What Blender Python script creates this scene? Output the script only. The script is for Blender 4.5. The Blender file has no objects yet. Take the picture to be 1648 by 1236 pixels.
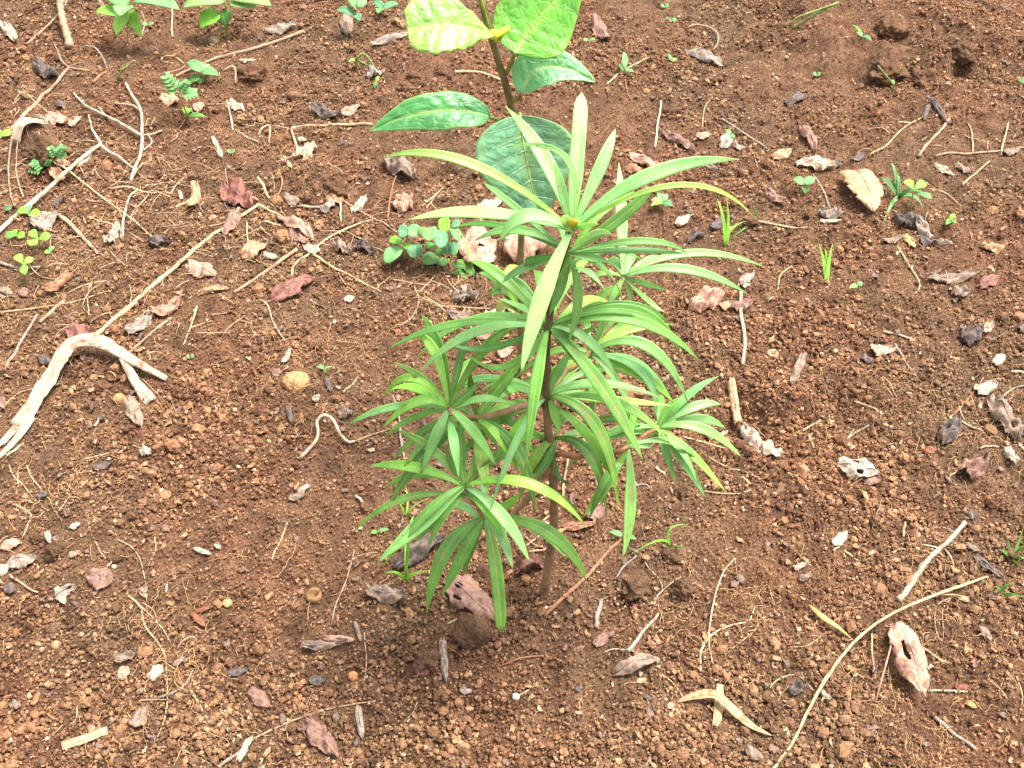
import bpy, math, random
import numpy as np
from mathutils import Vector

scene = bpy.context.scene
# ---------------------------------------------------------------- camera
CAM_H, PITCH, FPX = 1.25, math.radians(48.0), 1617.0
cam_data = bpy.data.cameras.new("camera")
cam_data.sensor_width = 36.0
cam_data.lens = 36.0 * FPX / 1648.0
cam_data.clip_start, cam_data.clip_end = 0.02, 300.0
cam = bpy.data.objects.new("camera", cam_data)
cam.location = (0.0, 0.0, CAM_H)
cam.rotation_euler = (math.pi / 2 - PITCH, 0.0, 0.0)
scene.collection.objects.link(cam)
scene.camera = cam
# ---------------------------------------------------------------- sky and sun (thin bright overcast)
SUN_EL, SUN_AZ = math.radians(66.0), math.radians(62.0)     # azimuth clockwise from +Y (away from the camera)
world = bpy.data.worlds.new("World")
scene.world = world
world.use_nodes = True
wn, wl = world.node_tree.nodes, world.node_tree.links
bg = wn["Background"]
sky = wn.new("ShaderNodeTexSky")
sky.sky_type = 'NISHITA'
sky.sun_disc = False
sky.sun_elevation = SUN_EL
sky.sun_rotation = SUN_AZ
sky.air_density, sky.dust_density, sky.ozone_density = 1.0, 3.0, 1.0
hsv = wn.new("ShaderNodeHueSaturation")                      # cloud veil: the same sky, paler
hsv.inputs["Saturation"].default_value = 0.25
wl.new(sky.outputs[0], hsv.inputs["Color"])
wl.new(hsv.outputs[0], bg.inputs["Color"])
bg.inputs["Strength"].default_value = 0.15
sun_data = bpy.data.lights.new("sun", 'SUN')
sun_data.energy = 3.4
sun_data.angle = math.radians(24.0)
sun_data.color = (1.0, 0.975, 0.94)
sun = bpy.data.objects.new("sun", sun_data)
sdir = Vector((math.sin(SUN_AZ) * math.cos(SUN_EL), math.cos(SUN_AZ) * math.cos(SUN_EL), math.sin(SUN_EL)))
sun.rotation_euler = sdir.to_track_quat('Z', 'Y').to_euler()
sun.location = (0.8, 2.0, 3.0)
scene.collection.objects.link(sun)
scene.view_settings.view_transform = 'Standard'
scene.view_settings.look = 'None'
scene.view_settings.exposure = 1.42
scene.view_settings.gamma = 1.0
scene.view_settings.use_curve_mapping = False
scene.cycles.max_bounces = 5
scene.cycles.diffuse_bounces = 3
scene.cycles.glossy_bounces = 2

# ---------------------------------------------------------------- helpers
rng = np.random.default_rng(7)
random.seed(7)
COL = scene.collection
cp, sp = math.cos(PITCH), math.sin(PITCH)

def ray(x, y):
    a, b = (x - 824.0) / FPX, (618.0 - y) / FPX
    return np.array((a, cp + b * sp, -sp + b * cp))

def at_z(x, y, z=0.0):
    d = ray(x, y)
    return np.array((0, 0, CAM_H)) + d * ((z - CAM_H) / d[2])

def at_y(x, y, Y):
    d = ray(x, y)
    return np.array((0, 0, CAM_H)) + d * (Y / d[1])

_tab = rng.uniform(0, 2 * math.pi, (64, 256, 256))
_g = [(np.cos(t), np.sin(t)) for t in _tab[:24]]

def pn(x, y, seed=0):
    """gradient noise, about -0.7..0.7"""
    gx, gy = _g[seed % 24]
    xi, yi = np.floor(x).astype(int), np.floor(y).astype(int)
    fx, fy = x - xi, y - yi
    u, v = fx * fx * fx * (fx * (fx * 6 - 15) + 10), fy * fy * fy * (fy * (fy * 6 - 15) + 10)
    def dot(ix, iy, dx, dy):
        i, j = ix & 255, iy & 255
        return gx[i, j] * dx + gy[i, j] * dy
    n0 = dot(xi, yi, fx, fy) * (1 - u) + dot(xi + 1, yi, fx - 1, fy) * u
    n1 = dot(xi, yi + 1, fx, fy - 1) * (1 - u) + dot(xi + 1, yi + 1, fx - 1, fy - 1) * u
    return n0 * (1 - v) + n1 * v

# mounds and hollows of the tilled ground: pixel centre, radius (m), height (m)
FEAT = [(1440, 42, .085, .045), (1500, 112, .055, .035), (1425, 98, .05, .03), (1570, 50, .14, .045), (1545, 118, .035, -.045),
        (1380, 135, .07, -.022), (1330, 80, .07, .02), (1300, 40, .10, .02), (1250, 640, .05, .028), (1330, 640, .06, .02), (1205, 690, .045, -.02),
        (1345, 662, .035, -.02), (500, 292, .06, .03), (430, 290, .05, .02), (480, 345, .05, -.018), (58, 225, .045, .035), (60, 285, .06, -.028),
        (360, 235, .06, .022), (300, 190, .04, -.02), (235, 225, .04, -.015), (720, 90, .10, .02), (1000, 110, .10, .02), (330, 60, .08, -.02),
        (390, 120, .05, .02), (130, 925, .05, .014), (1060, 930, .06, .012), (1020, 985, .05, -.010), (640, 800, .07, .010), (500, 720, .06, .012),
        (545, 745, .03, -.012), (1180, 830, .09, .012), (1500, 1080, .08, -.014), (1440, 990, .06, .012), (200, 600, .08, .012), (880, 975, .05, .010),
        (690, 1065, .03, .010), (878, 952, .035, .010), (1400, 620, .09, .012), (100, 480, .09, -.012), (300, 500, .09, .010), (1480, 380, .05, -.012)]
_fr = np.random.default_rng(3)
for _ in range(34):      # lumpy bank at the upper right
    FEAT.append((_fr.uniform(1200, 1650), _fr.uniform(-10, 160), _fr.uniform(.016, .04), _fr.choice((1, 1, -1)) * _fr.uniform(.008, .022)))
for _ in range(60):      # softer lumps and hollows everywhere
    FEAT.append((_fr.uniform(-20, 1670), _fr.uniform(-10, 1240) ** 1.0, _fr.uniform(.018, .045), _fr.choice((1, -1)) * _fr.uniform(.004, .011)))
FEATM = []
for fx_, fy_, fr_, fh_ in FEAT:
    q_ = at_z(fx_, fy_)
    FEATM.append((q_[0], q_[1], fr_, fh_))
FM = np.array(FEATM)

def hs(x, y):
    """ground height without the crumbs"""
    x = np.asarray(x, float); y = np.asarray(y, float)
    z = .020 * pn(x * 1.7 + 9.1, y * 1.7 + 3.3, 0) + .012 * pn(x * 4.3, y * 4.3, 1) + .013 * pn(x * 9.5, y * 9.5, 2) + .0085 * pn(x * 21, y * 21, 3)
    if x.size <= 3000:
        sh = x.shape
        xx, yy = x.reshape(-1, 1), y.reshape(-1, 1)
        d2 = ((xx - FM[:, 0]) ** 2 + (yy - FM[:, 1]) ** 2) / FM[:, 2] ** 2
        return z + (FM[:, 3] * np.exp(-np.minimum(d2, 40.0) ** 1.3)).sum(1).reshape(sh)
    z = z.copy()
    for a, b, r, h in FEATM:
        k = (np.abs(x - a) < 2.1 * r) & (np.abs(y - b) < 2.1 * r)
        d2 = ((x[k] - a) ** 2 + (y[k] - b) ** 2) / (r * r)
        z[k] += h * np.exp(-d2 ** 1.3)
    return z

def gp(x, y, lift=0.0):
    """the ground point seen at a pixel"""
    z = 0.0
    for _ in range(5):
        p = at_z(x, y, z)
        z = float(hs(p[0], p[1]))
    p = at_z(x, y, z)
    return np.array((p[0], p[1], z + lift))

def mpp(p):
    """metres per pixel at a point"""
    return float(p[1] * cp + (CAM_H - p[2]) * sp) / FPX

def lin(c):
    return tuple((v / 12.92 if v <= .04045 else ((v + .055) / 1.055) ** 2.4) for v in c)

def rgb(r, g, b):
    return np.array(lin((r / 255., g / 255., b / 255.)))

def nrm(v):
    n = np.linalg.norm(v)
    return v / n if n > 1e-9 else v

def empty(name, loc):
    o = bpy.data.objects.new(name, None)
    o.empty_display_size = .02
    o.location = loc
    COL.objects.link(o)
    return o

def tag(o, label=None, cat=None, group=None, kind=None):
    if label: o["label"] = label
    if cat: o["category"] = cat
    if group: o["group"] = group
    if kind: o["kind"] = kind
    return o

def mesh_obj(name, verts, faces, material, parent=None, origin=(0, 0, 0), color=None, smooth=True, attr=None):
    me = bpy.data.meshes.new(name)
    v = np.asarray(verts, float) - np.asarray(origin)
    me.from_pydata(v.tolist(), [], [tuple(int(i) for i in f) for f in faces])
    if smooth:
        me.polygons.foreach_set("use_smooth", np.ones(len(me.polygons), bool))
    me.materials.append(material)
    if attr is not None:
        a = me.attributes.new("leafuv", 'FLOAT_VECTOR', 'POINT')
        a.data.foreach_set("vector", np.asarray(attr, float).ravel())
    me.update()
    o = bpy.data.objects.new(name, me)
    COL.objects.link(o)
    if parent is not None:
        o.parent = parent
    else:
        o.location = origin
    if color is not None:
        o.color = tuple(color) if len(color) == 4 else (*color, 0.0)
    return o

def grid_faces(nu, nv, off=0, flip=False, skip=None):
    f = []
    for i in range(nu - 1):
        for j in range(nv - 1):
            if skip is not None and skip[i, j]:
                continue
            a = off + i * nv + j
            q = (a, a + nv, a + nv + 1, a + 1)
            f.append(q[::-1] if flip else q)
    return f

def thick_grid(P, th, skip=None):
    """a sheet (nu,nv,3) given real thickness: both faces and the rim, holes too"""
    nu, nv = P.shape[:2]
    du = np.gradient(P, axis=0); dv = np.gradient(P, axis=1)
    n = np.cross(du, dv); n /= (np.linalg.norm(n, axis=2, keepdims=True) + 1e-12)
    top, bot = P + n * th / 2, P - n * th / 2
    N = nu * nv
    verts = np.concatenate([top.reshape(-1, 3), bot.reshape(-1, 3)])
    faces = grid_faces(nu, nv, 0, False, skip) + grid_faces(nu, nv, N, True, skip)
    keep = np.ones((nu - 1, nv - 1), bool) if skip is None else ~skip
    for i in range(nu - 1):
        for j in range(nv - 1):
            if not keep[i, j]:
                continue
            a, b, c, d = i * nv + j, (i + 1) * nv + j, (i + 1) * nv + j + 1, i * nv + j + 1
            if i == 0 or not keep[i - 1, j]: faces.append((d, a, a + N, d + N)[::-1])
            if i == nu - 2 or not keep[i + 1, j]: faces.append((b, c, c + N, b + N)[::-1])
            if j == 0 or not keep[i, j - 1]: faces.append((a, b, b + N, a + N)[::-1])
            if j == nv - 2 or not keep[i, j + 1]: faces.append((c, d, d + N, c + N)[::-1])
    return verts, faces

def catmull(pts, n):
    P = np.asarray(pts, float)
    if len(P) == 2:
        t = np.linspace(0, 1, n)[:, None]
        return P[0] * (1 - t) + P[1] * t
    Q = np.vstack([2 * P[0] - P[1], P, 2 * P[-1] - P[-2]])
    seg = np.linalg.norm(np.diff(P, axis=0), axis=1)
    cum = np.concatenate([[0], np.cumsum(seg)]) / max(seg.sum(), 1e-9)
    out = []
    for s in np.linspace(0, 1, n):
        k = min(max(int(np.searchsorted(cum, s, 'right')) - 1, 0), len(P) - 2)
        t = (s - cum[k]) / max(cum[k + 1] - cum[k], 1e-9)
        a, b, c, d = Q[k], Q[k + 1], Q[k + 2], Q[k + 3]
        out.append(.5 * (2 * b + (c - a) * t + (2 * a - 5 * b + 4 * c - d) * t * t + (3 * b - a - 3 * c + d) * t ** 3))
    return np.array(out)

def tube(path, radii, sides=6, rough=0.0, flat=1.0):
    """a closed tube along a path; flat < 1 squashes it"""
    path = np.asarray(path); n = len(path)
    r = np.broadcast_to(np.asarray(radii, float), (n,))
    T = np.gradient(path, axis=0)
    T /= (np.linalg.norm(T, axis=1, keepdims=True) + 1e-12)
    ref = np.array((0, 0, 1.0)) if abs(T[:, 2]).mean() < .85 else np.array((0, 1.0, 0))
    verts = []
    for i in range(n):
        a = nrm(np.cross(T[i], ref)); b = np.cross(a, T[i])
        for k in range(sides):
            w = 2 * math.pi * k / sides
            rr = r[i] * (1 + (rng.uniform(-rough, rough) if rough else 0))
            verts.append(path[i] + a * math.cos(w) * rr + b * math.sin(w) * rr * flat)
    faces = []
    for i in range(n - 1):
        for k in range(sides):
            a0, a1 = i * sides + k, i * sides + (k + 1) % sides
            faces.append((a0, a1, a1 + sides, a0 + sides))
    faces.append(tuple(range(sides - 1, -1, -1)))
    faces.append(tuple((n - 1) * sides + k for k in range(sides)))
    return np.array(verts), faces

# occupancy of the ground by litter, so that crumbs do not bury it (5 mm cells)
OCC = np.zeros((800, 700), bool)      # x -2..2, y 0..3.5
def occupy(P):
    P = np.asarray(P).reshape(-1, 3)
    i = np.clip(((P[:, 0] + 2) / .005).astype(int), 0, 799); j = np.clip((P[:, 1] / .005).astype(int), 0, 699)
    OCC[i, j] = True

# ---------------------------------------------------------------- materials
def new_mat(name):
    m = bpy.data.materials.new(name)
    m.use_nodes = True
    nt = m.node_tree
    return m, nt.nodes, nt.links, nt.nodes["Principled BSDF"]

def ramp(nodes, stops):
    r = nodes.new("ShaderNodeValToRGB")
    el = r.color_ramp.elements
    while len(el) < len(stops):
        el.new(.5)
    for e, (p, c) in zip(el, stops):
        e.position = p
        e.color = (*c, 1.0)
    return r

def noise(nodes, links, vec, scale, detail=4, rough=.6):
    n = nodes.new("ShaderNodeTexNoise")
    n.inputs["Scale"].default_value = scale
    n.inputs["Detail"].default_value = detail
    n.inputs["Roughness"].default_value = rough
    links.new(vec, n.inputs["Vector"])
    return n

def mixc(nodes, links, fac, a, b, mode='MIX'):
    m = nodes.new("ShaderNodeMix")
    m.data_type = 'RGBA'
    m.blend_type = mode
    for s, v in ((m.inputs["Factor"], fac), (m.inputs[6], a), (m.inputs[7], b)):
        if hasattr(v, "is_linked") or hasattr(v, "links"):
            links.new(v, s)
        else:
            s.default_value = v if not isinstance(v, (tuple, list, np.ndarray)) else (*[float(t) for t in v][:3], 1.0)
    return m.outputs[2]

def maprange(nodes, links, val, a, b, c=0., d=1.):
    m = nodes.new("ShaderNodeMapRange")
    m.interpolation_type = 'SMOOTHSTEP'
    for k, v in enumerate((a, b, c, d)):
        m.inputs[k + 1].default_value = v
    links.new(val, m.inputs[0])
    return m.outputs[0]

SOIL_MID, SOIL_RED, SOIL_OLIVE = (.190, .098, .050), (.200, .096, .048), (.176, .098, .051)

def soil_material(name, crumbs):
    m, n, l, b = new_mat(name)
    geo = n.new("ShaderNodeNewGeometry")
    pos = geo.outputs["Position"]
    big = noise(n, l, pos, 3.2, 3)
    mid = noise(n, l, pos, 26, 4, .65)
    fine = noise(n, l, pos, 260, 2, .7)
    c1 = ramp(n, [(.36, SOIL_OLIVE), (.50, SOIL_MID), (.64, SOIL_RED)])
    l.new(big.outputs[0], c1.inputs[0])
    c2 = ramp(n, [(.30, (.55, .50, .48)), (.48, (.95, .95, .95)), (.70, (1.45, 1.5, 1.55))])
    l.new(mid.outputs[0], c2.inputs[0])
    col = mixc(n, l, 1.0, c1.outputs[0], c2.outputs[0], 'MULTIPLY')
    c3 = ramp(n, [(.32, (.50, .46, .43)), (.52, (1.0, 1.0, 1.0)), (.72, (1.6, 1.65, 1.7))])
    l.new(fine.outputs[0], c3.inputs[0])
    col = mixc(n, l, .8, col, c3.outputs[0], 'MULTIPLY')
    if crumbs:
        at = n.new("ShaderNodeAttribute")
        at.attribute_type = 'INSTANCER'
        at.attribute_name = "tint"
        c4 = ramp(n, [(0.0, (.50, .46, .45)), (.30, (.85, .82, .80)), (.62, (1.15, 1.12, 1.08)), (.90, (1.55, 1.5, 1.4)), (.965, (1.9, 2.1, 2.1)), (1.0, (2.2, 2.8, 3.4))])
        l.new(at.outputs["Fac"], c4.inputs[0])
        col = mixc(n, l, 1.0, col, c4.outputs[0], 'MULTIPLY')
    l.new(col, b.inputs["Base Color"])
    b.inputs["Roughness"].default_value = .93
    b.inputs["Specular IOR Level"].default_value = .25
    bf = noise(n, l, pos, 330 if not crumbs else 600, 3 if not crumbs else 1, .75)
    bump = n.new("ShaderNodeBump")
    bump.inputs["Strength"].default_value = 1.0
    bump.inputs["Distance"].default_value = .0080 if not crumbs else .0013
    l.new(bf.outputs[0], bump.inputs["Height"])
    l.new(bump.outputs[0], b.inputs["Normal"])
    return m

M_SOIL = soil_material("tilled_soil", False)
M_CRUMB = soil_material("soil_crumb", True)

def leaf_material(name, rough=.36, transl=.28, spec=.5, net=False):
    m, n, l, b = new_mat(name)
    oi = n.new("ShaderNodeObjectInfo")
    at = n.new("ShaderNodeAttribute"); at.attribute_name = "leafuv"
    sep = n.new("ShaderNodeSeparateXYZ"); l.new(at.outputs["Vector"], sep.inputs[0])
    av = n.new("ShaderNodeMath"); av.operation = 'ABSOLUTE'; l.new(sep.outputs[1], av.inputs[0])
    tc = n.new("ShaderNodeTexCoord")
    big = noise(n, l, tc.outputs["Object"], 30, 3)
    st = n.new("ShaderNodeMapping"); st.inputs["Scale"].default_value = (5, 26, 1)
    l.new(at.outputs["Vector"], st.inputs["Vector"])
    streak = noise(n, l, st.outputs[0], 2.0, 3)
    c1 = ramp(n, [(.3, (.72, .76, .7)), (.5, (1, 1, 1)), (.7, (1.25, 1.18, 1.1))])
    l.new(big.outputs[0], c1.inputs[0])
    col = mixc(n, l, 1.0, oi.outputs["Color"], c1.outputs[0], 'MULTIPLY')
    c2 = ramp(n, [(.3, (.85, .88, .85)), (.7, (1.14, 1.1, 1.1))])
    l.new(streak.outputs[0], c2.inputs[0])
    col = mixc(n, l, 1.0, col, c2.outputs[0], 'MULTIPLY')
    # reddish-brown flush along the middle of some old leaves (amount in the object's alpha)
    band = maprange(n, l, av.outputs[0], .55, .1)
    bl = noise(n, l, tc.outputs["Object"], 75, 3)
    blm = maprange(n, l, bl.outputs[0], .42, .62)
    mu = n.new("ShaderNodeMath"); mu.operation = 'MULTIPLY'; l.new(band, mu.inputs[0]); l.new(blm, mu.inputs[1])
    mu2 = n.new("ShaderNodeMath"); mu2.operation = 'MULTIPLY'; l.new(mu.outputs[0], mu2.inputs[0]); l.new(oi.outputs["Alpha"], mu2.inputs[1])
    col = mixc(n, l, mu2.outputs[0], col, (.36, .27, .10))
    # paler rib and yellow margin
    rib = maprange(n, l, av.outputs[0], .17, .05)
    edge = maprange(n, l, av.outputs[0], .74, 1.0)
    sc = n.new("ShaderNodeMath"); sc.operation = 'MULTIPLY'; l.new(edge, sc.inputs[0]); sc.inputs[1].default_value = .55
    light = mixc(n, l, .5, col, (.42, .55, .10))
    sr = n.new("ShaderNodeMath"); sr.operation = 'MULTIPLY'; l.new(rib, sr.inputs[0]); sr.inputs[1].default_value = .85
    col = mixc(n, l, sr.outputs[0], col, light)
    col = mixc(n, l, sc.outputs[0], col, light)
    bn = noise(n, l, st.outputs[0], 5.0, 3)
    hgt = bn.outputs[0]; dist = .0006
    if net:
        mp = n.new("ShaderNodeMapping"); mp.inputs["Scale"].default_value = (9, 3.2, 1)
        wob = noise(n, l, at.outputs["Vector"], 6, 2)
        wadd = n.new("ShaderNodeVectorMath"); wadd.operation = 'MULTIPLY_ADD'
        l.new(wob.outputs["Color"], wadd.inputs[0]); wadd.inputs[1].default_value = (.10, .22, 0); l.new(at.outputs["Vector"], wadd.inputs[2])
        l.new(wadd.outputs[0], mp.inputs["Vector"])
        vo = n.new("ShaderNodeTexVoronoi"); vo.feature = 'DISTANCE_TO_EDGE'; vo.inputs["Scale"].default_value = 1.0
        l.new(mp.outputs[0], vo.inputs["Vector"])
        hgt = maprange(n, l, vo.outputs["Distance"], .0, .22); dist = .0022
        vl = maprange(n, l, vo.outputs["Distance"], .05, .0, 0, .16)
        col = mixc(n, l, vl, col, light)
    tip = maprange(n, l, sep.outputs[0], .90, 1.0)
    tm = n.new("ShaderNodeMath"); tm.operation = 'MULTIPLY'; l.new(tip, tm.inputs[0]); tm.inputs[1].default_value = .45
    col = mixc(n, l, tm.outputs[0], col, (.42, .34, .10))
    spk = noise(n, l, tc.outputs["Object"], 210, 2)
    spm = maprange(n, l, spk.outputs[0], .66, .72, 0, .55)
    col = mixc(n, l, spm, col, (.20, .14, .05))          # small brown specks and soil splash
    l.new(col, b.inputs["Base Color"])
    b.inputs["Roughness"].default_value = rough
    b.inputs["Specular IOR Level"].default_value = spec
    b.inputs["Coat Weight"].default_value = .10 if spec > .5 else 0.0
    b.inputs["Coat Roughness"].default_value = .34
    bump = n.new("ShaderNodeBump"); bump.inputs["Strength"].default_value = .25 if not net else .32; bump.inputs["Distance"].default_value = dist
    l.new(hgt, bump.inputs["Height"]); l.new(bump.outputs[0], b.inputs["Normal"])
    tr = n.new("ShaderNodeBsdfTranslucent")
    tcol = mixc(n, l, 1.0, col, (1.35, 1.35, .8), 'MULTIPLY')
    l.new(tcol, tr.inputs["Color"])
    mx = n.new("ShaderNodeMixShader"); mx.inputs[0].default_value = transl
    l.new(b.outputs[0], mx.inputs[1]); l.new(tr.outputs[0], mx.inputs[2])
    l.new(mx.outputs[0], n["Material Output"].inputs["Surface"])
    return m

M_LEAF = leaf_material("glossy_strap_leaf", .40, .36, .6)
M_BROAD = leaf_material("broad_quilted_leaf", .36, .28, .7, True)
M_SOFT = leaf_material("soft_weed_leaf", .55, .4, .35)

def litter_material(name, rough=.8, fibre=False):
    """dry matter: colour from the object, mottling, grain"""
    m, n, l, b = new_mat(name)
    oi = n.new("ShaderNodeObjectInfo")
    tc = n.new("ShaderNodeTexCoord")
    vec = tc.outputs["Object"]
    if fibre:
        at = n.new("ShaderNodeAttribute"); at.attribute_name = "leafuv"
        mp = n.new("ShaderNodeMapping"); mp.inputs["Scale"].default_value = (2.5, 9, 1)
        l.new(at.outputs["Vector"], mp.inputs["Vector"]); fv = mp.outputs[0]
        f1 = noise(n, l, fv, 1.0, 5, .7)
    else:
        f1 = noise(n, l, vec, 190, 5, .7)
    f2 = noise(n, l, vec, 45, 4, .65)
    c1 = ramp(n, [(.28, (.50, .47, .46)), (.5, (1, 1, 1)), (.72, (1.42, 1.4, 1.36))])
    l.new(f1.outputs[0], c1.inputs[0])
    c2 = ramp(n, [(.32, (.50, .46, .44)), (.52, (1, 1, 1)), (.70, (1.2, 1.16, 1.08))])
    l.new(f2.outputs[0], c2.inputs[0])
    col = mixc(n, l, 1.0, oi.outputs["Color"], c1.outputs[0], 'MULTIPLY')
    col = mixc(n, l, 1.0, col, c2.outputs[0], 'MULTIPLY')
    # soil dust clinging to it
    d = noise(n, l, vec, 80, 5, .7)
    dm = maprange(n, l, d.outputs[0], .50, .70, 0, .85)
    col = mixc(n, l, dm, col, SOIL_MID)
    l.new(col, b.inputs["Base Color"])
    b.inputs["Roughness"].default_value = rough
    b.inputs["Specular IOR Level"].default_value = .3
    bump = n.new("ShaderNodeBump"); bump.inputs["Strength"].default_value = .5; bump.inputs["Distance"].default_value = .0006
    l.new(f1.outputs[0], bump.inputs["Height"]); l.new(bump.outputs[0], b.inputs["Normal"])
    return m

M_DEAD = litter_material("dry_leaf", .62)
M_TWIG = litter_material("dry_stalk", .8)
M_BARK = litter_material("fibrous_sheath", .75, True)

def stem_material():
    m, n, l, b = new_mat("live_stem")
    tc = n.new("ShaderNodeTexCoord"); oi = n.new("ShaderNodeObjectInfo")
    f = noise(n, l, tc.outputs["Object"], 60, 4)
    c = ramp(n, [(.35, (.6, .55, .5)), (.65, (1.3, 1.3, 1.3))]); l.new(f.outputs[0], c.inputs[0])
    col = mixc(n, l, 1.0, oi.outputs["Color"], c.outputs[0], 'MULTIPLY')
    l.new(col, b.inputs["Base Color"]); b.inputs["Roughness"].default_value = .6
    bump = n.new("ShaderNodeBump"); bump.inputs["Strength"].default_value = .5; bump.inputs["Distance"].default_value = .0008
    l.new(f.outputs[0], bump.inputs["Height"]); l.new(bump.outputs[0], b.inputs["Normal"])
    return m
M_STEM = stem_material()

# ---------------------------------------------------------------- the ground: one sheet to the horizon
def worley_bumps(x, y, cell, seed, keep, squash=.55):
    r = np.random.default_rng(seed)
    jx, jy, sz, on = r.random((256, 256)), r.random((256, 256)), r.uniform(.28, .62, (256, 256)), r.random((256, 256)) < keep
    gx, gy = x / cell, y / cell
    ix, iy = np.floor(gx).astype(int), np.floor(gy).astype(int)
    out = np.zeros_like(x)
    for a in (-1, 0, 1):
        for b_ in (-1, 0, 1):
            i, j = (ix + a) & 255, (iy + b_) & 255
            dx, dy = gx - (ix + a + jx[i, j]), gy - (iy + b_ + jy[i, j])
            s = sz[i, j]
            h = np.sqrt(np.maximum(s * s - dx * dx - dy * dy, 0)) * on[i, j]
            out = np.maximum(out, h)
    return out * cell * squash

def crumbly(x, y):
    """0 smooth fine earth .. 1 loose lumps"""
    q = pn(x * 3.1 + 5, y * 3.1 + 1, 5) + .5 * pn(x * 8, y * 8, 6)
    return np.clip(.55 + q * 1.35, 0.12, 1.0)

def ground_sheet():
    NX, NY = 930, 780
    s = np.linspace(-1, 1, NX)
    ext = 1 + (np.geomspace(.004, 40, 26))
    s = np.concatenate([-ext[::-1], s, ext])
    d0, d1 = .36, 2.80
    t = np.linspace(0, 1, NY)
    rows = d0 + (d1 - d0) * (t * .62 + t * t * .38)
    near = d0 - np.geomspace(.004, 40, 26)[::-1]
    far = d1 + np.geomspace(.006, 90, 28)
    rows = np.concatenate([near, rows, far])
    hw = .60 + .38 * np.clip(rows, .3, 3.0)
    Y, S = np.meshgrid(rows, s, indexing='ij')
    X = S * hw[:, None]
    Z = hs(X, Y)
    inner = (np.abs(S) <= 1.02) & (Y > d0 - .01) & (Y < d1 + .01)
    x, y = X[inner], Y[inner]
    cr = crumbly(x, y)
    z = Z[inner] + .0032 * pn(x * 48, y * 48, 7) * (.5 + cr) + .0016 * pn(x * 110, y * 110, 8) + .0010 * pn(x * 240, y * 240, 9)
    z += worley_bumps(x, y, .017, 11, .26) * cr * .8
    z += worley_bumps(x + .37, y, .0085, 12, .5) * (.35 + .65 * cr)
    z += worley_bumps(x, y + .41, .0050, 13, .85) * 1.1
    Z[inner] = z
    V = np.stack([X, Y, Z], -1).reshape(-1, 3).astype(np.float32)
    nr, nc = X.shape
    idx = np.arange(nr * nc).reshape(nr, nc)
    q = np.stack([idx[:-1, :-1], idx[:-1, 1:], idx[1:, 1:], idx[1:, :-1]], -1).reshape(-1, 4)
    me = bpy.data.meshes.new("ground")
    me.vertices.add(len(V)); me.vertices.foreach_set("co", V.ravel())
    me.loops.add(q.size); me.loops.foreach_set("vertex_index", q.ravel().astype(np.int32))
    me.polygons.add(len(q)); me.polygons.foreach_set("loop_start", np.arange(0, q.size, 4, dtype=np.int32))
    me.polygons.foreach_set("use_smooth", np.ones(len(q), bool))
    me.update(calc_edges=True)
    me.materials.append(M_SOIL)
    o = bpy.data.objects.new("ground", me)
    COL.objects.link(o)
    return tag(o, "reddish brown crumbly tilled soil covering the whole picture", "soil", kind="structure")
ground_sheet()
# ---------------------------------------------------------------- live leaves
def prof_strap(u):      # long narrow leaf, tapering to base and tip
    return np.clip(np.minimum(.26 + 1.75 * u, 1.0) * np.where(u > .50, 1 - ((u - .50) / .50) ** 1.9, 1.0), .02, 1)
def prof_blunt(u):
    return np.clip(np.minimum(.45 + 1.5 * u, 1.0) * np.where(u > .80, np.sqrt(np.clip(1 - ((u - .80) / .2) ** 2, 0, 1)), 1.0), .05, 1)
def prof_ovate(u):
    return np.clip(np.sin(math.pi * np.clip(u, 0, 1) ** .72) ** .75, .03, 1)
def prof_round(u):
    return np.clip(np.sqrt(np.clip(1 - (2 * u - 1) ** 2, 0, 1)), .06, 1)
def prof_obov(u):
    return np.clip(np.sin(math.pi * np.clip(u, 0, 1) ** 1.5) ** .8, .05, 1)
def prof_grass(u):
    return np.clip(1 - u ** 2.2, .06, 1)

def bez(B, M, T, n):
    C = 2 * M - (B + T) / 2
    t = np.linspace(0, 1, n)[:, None]
    return B * (1 - t) ** 2 + 2 * C * t * (1 - t) + T * t * t

def blade_points(path, w, prof, nb, cup, nv, twist=0.0, wave=0.0, quilt=0.0, nveins=7, torn=0.0, seed=0):
    n = len(path)
    u = np.linspace(0, 1, n)
    v = np.linspace(-1, 1, nv)
    T = np.gradient(path, axis=0); T /= np.linalg.norm(T, axis=1, keepdims=True) + 1e-12
    hw = w / 2 * prof(u)
    P = np.zeros((n, nv, 3)); A = np.zeros((n, nv, 3)); NR = np.zeros((n, 3)); SD = np.zeros((n, 3))
    ph = seed * 1.37
    for i in range(n):
        side = nrm(np.cross(T[i], nb)); nr = np.cross(side, T[i])
        if twist:
            a = twist * u[i]
            side, nr = side * math.cos(a) + nr * math.sin(a), nr * math.cos(a) - side * math.sin(a)
        SD[i], NR[i] = side, nr
        for j in range(nv):
            e = hw[i] * (1 + torn * (math.sin(u[i] * 17 + ph + (3 if v[j] > 0 else 0)) * .6 + math.sin(u[i] * 39 + ph * 2) * .4) * abs(v[j]))
            z = cup * abs(v[j]) ** 1.4 * hw[i]
            z += wave * math.sin(u[i] * 9 + (2.1 if v[j] > 0 else 0) + ph) * abs(v[j]) ** 2 * w
            if quilt:
                f = u[i] * nveins - abs(v[j]) * .9 * prof(np.array([u[i]]))[0] + .35
                z += quilt * (abs(math.sin(math.pi * f)) ** .5 + .35 * abs(math.sin(math.pi * (abs(v[j]) * 3.2 + .5 * math.floor(f)))) ** .5) * (1 - abs(v[j]) ** 6) * min(1, 4 * u[i] + .2) * min(1, abs(v[j]) * 4)
            P[i, j] = path[i] + side * v[j] * e + nr * z
            A[i, j] = (u[i], v[j], 0)
    return P, A, NR

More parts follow.
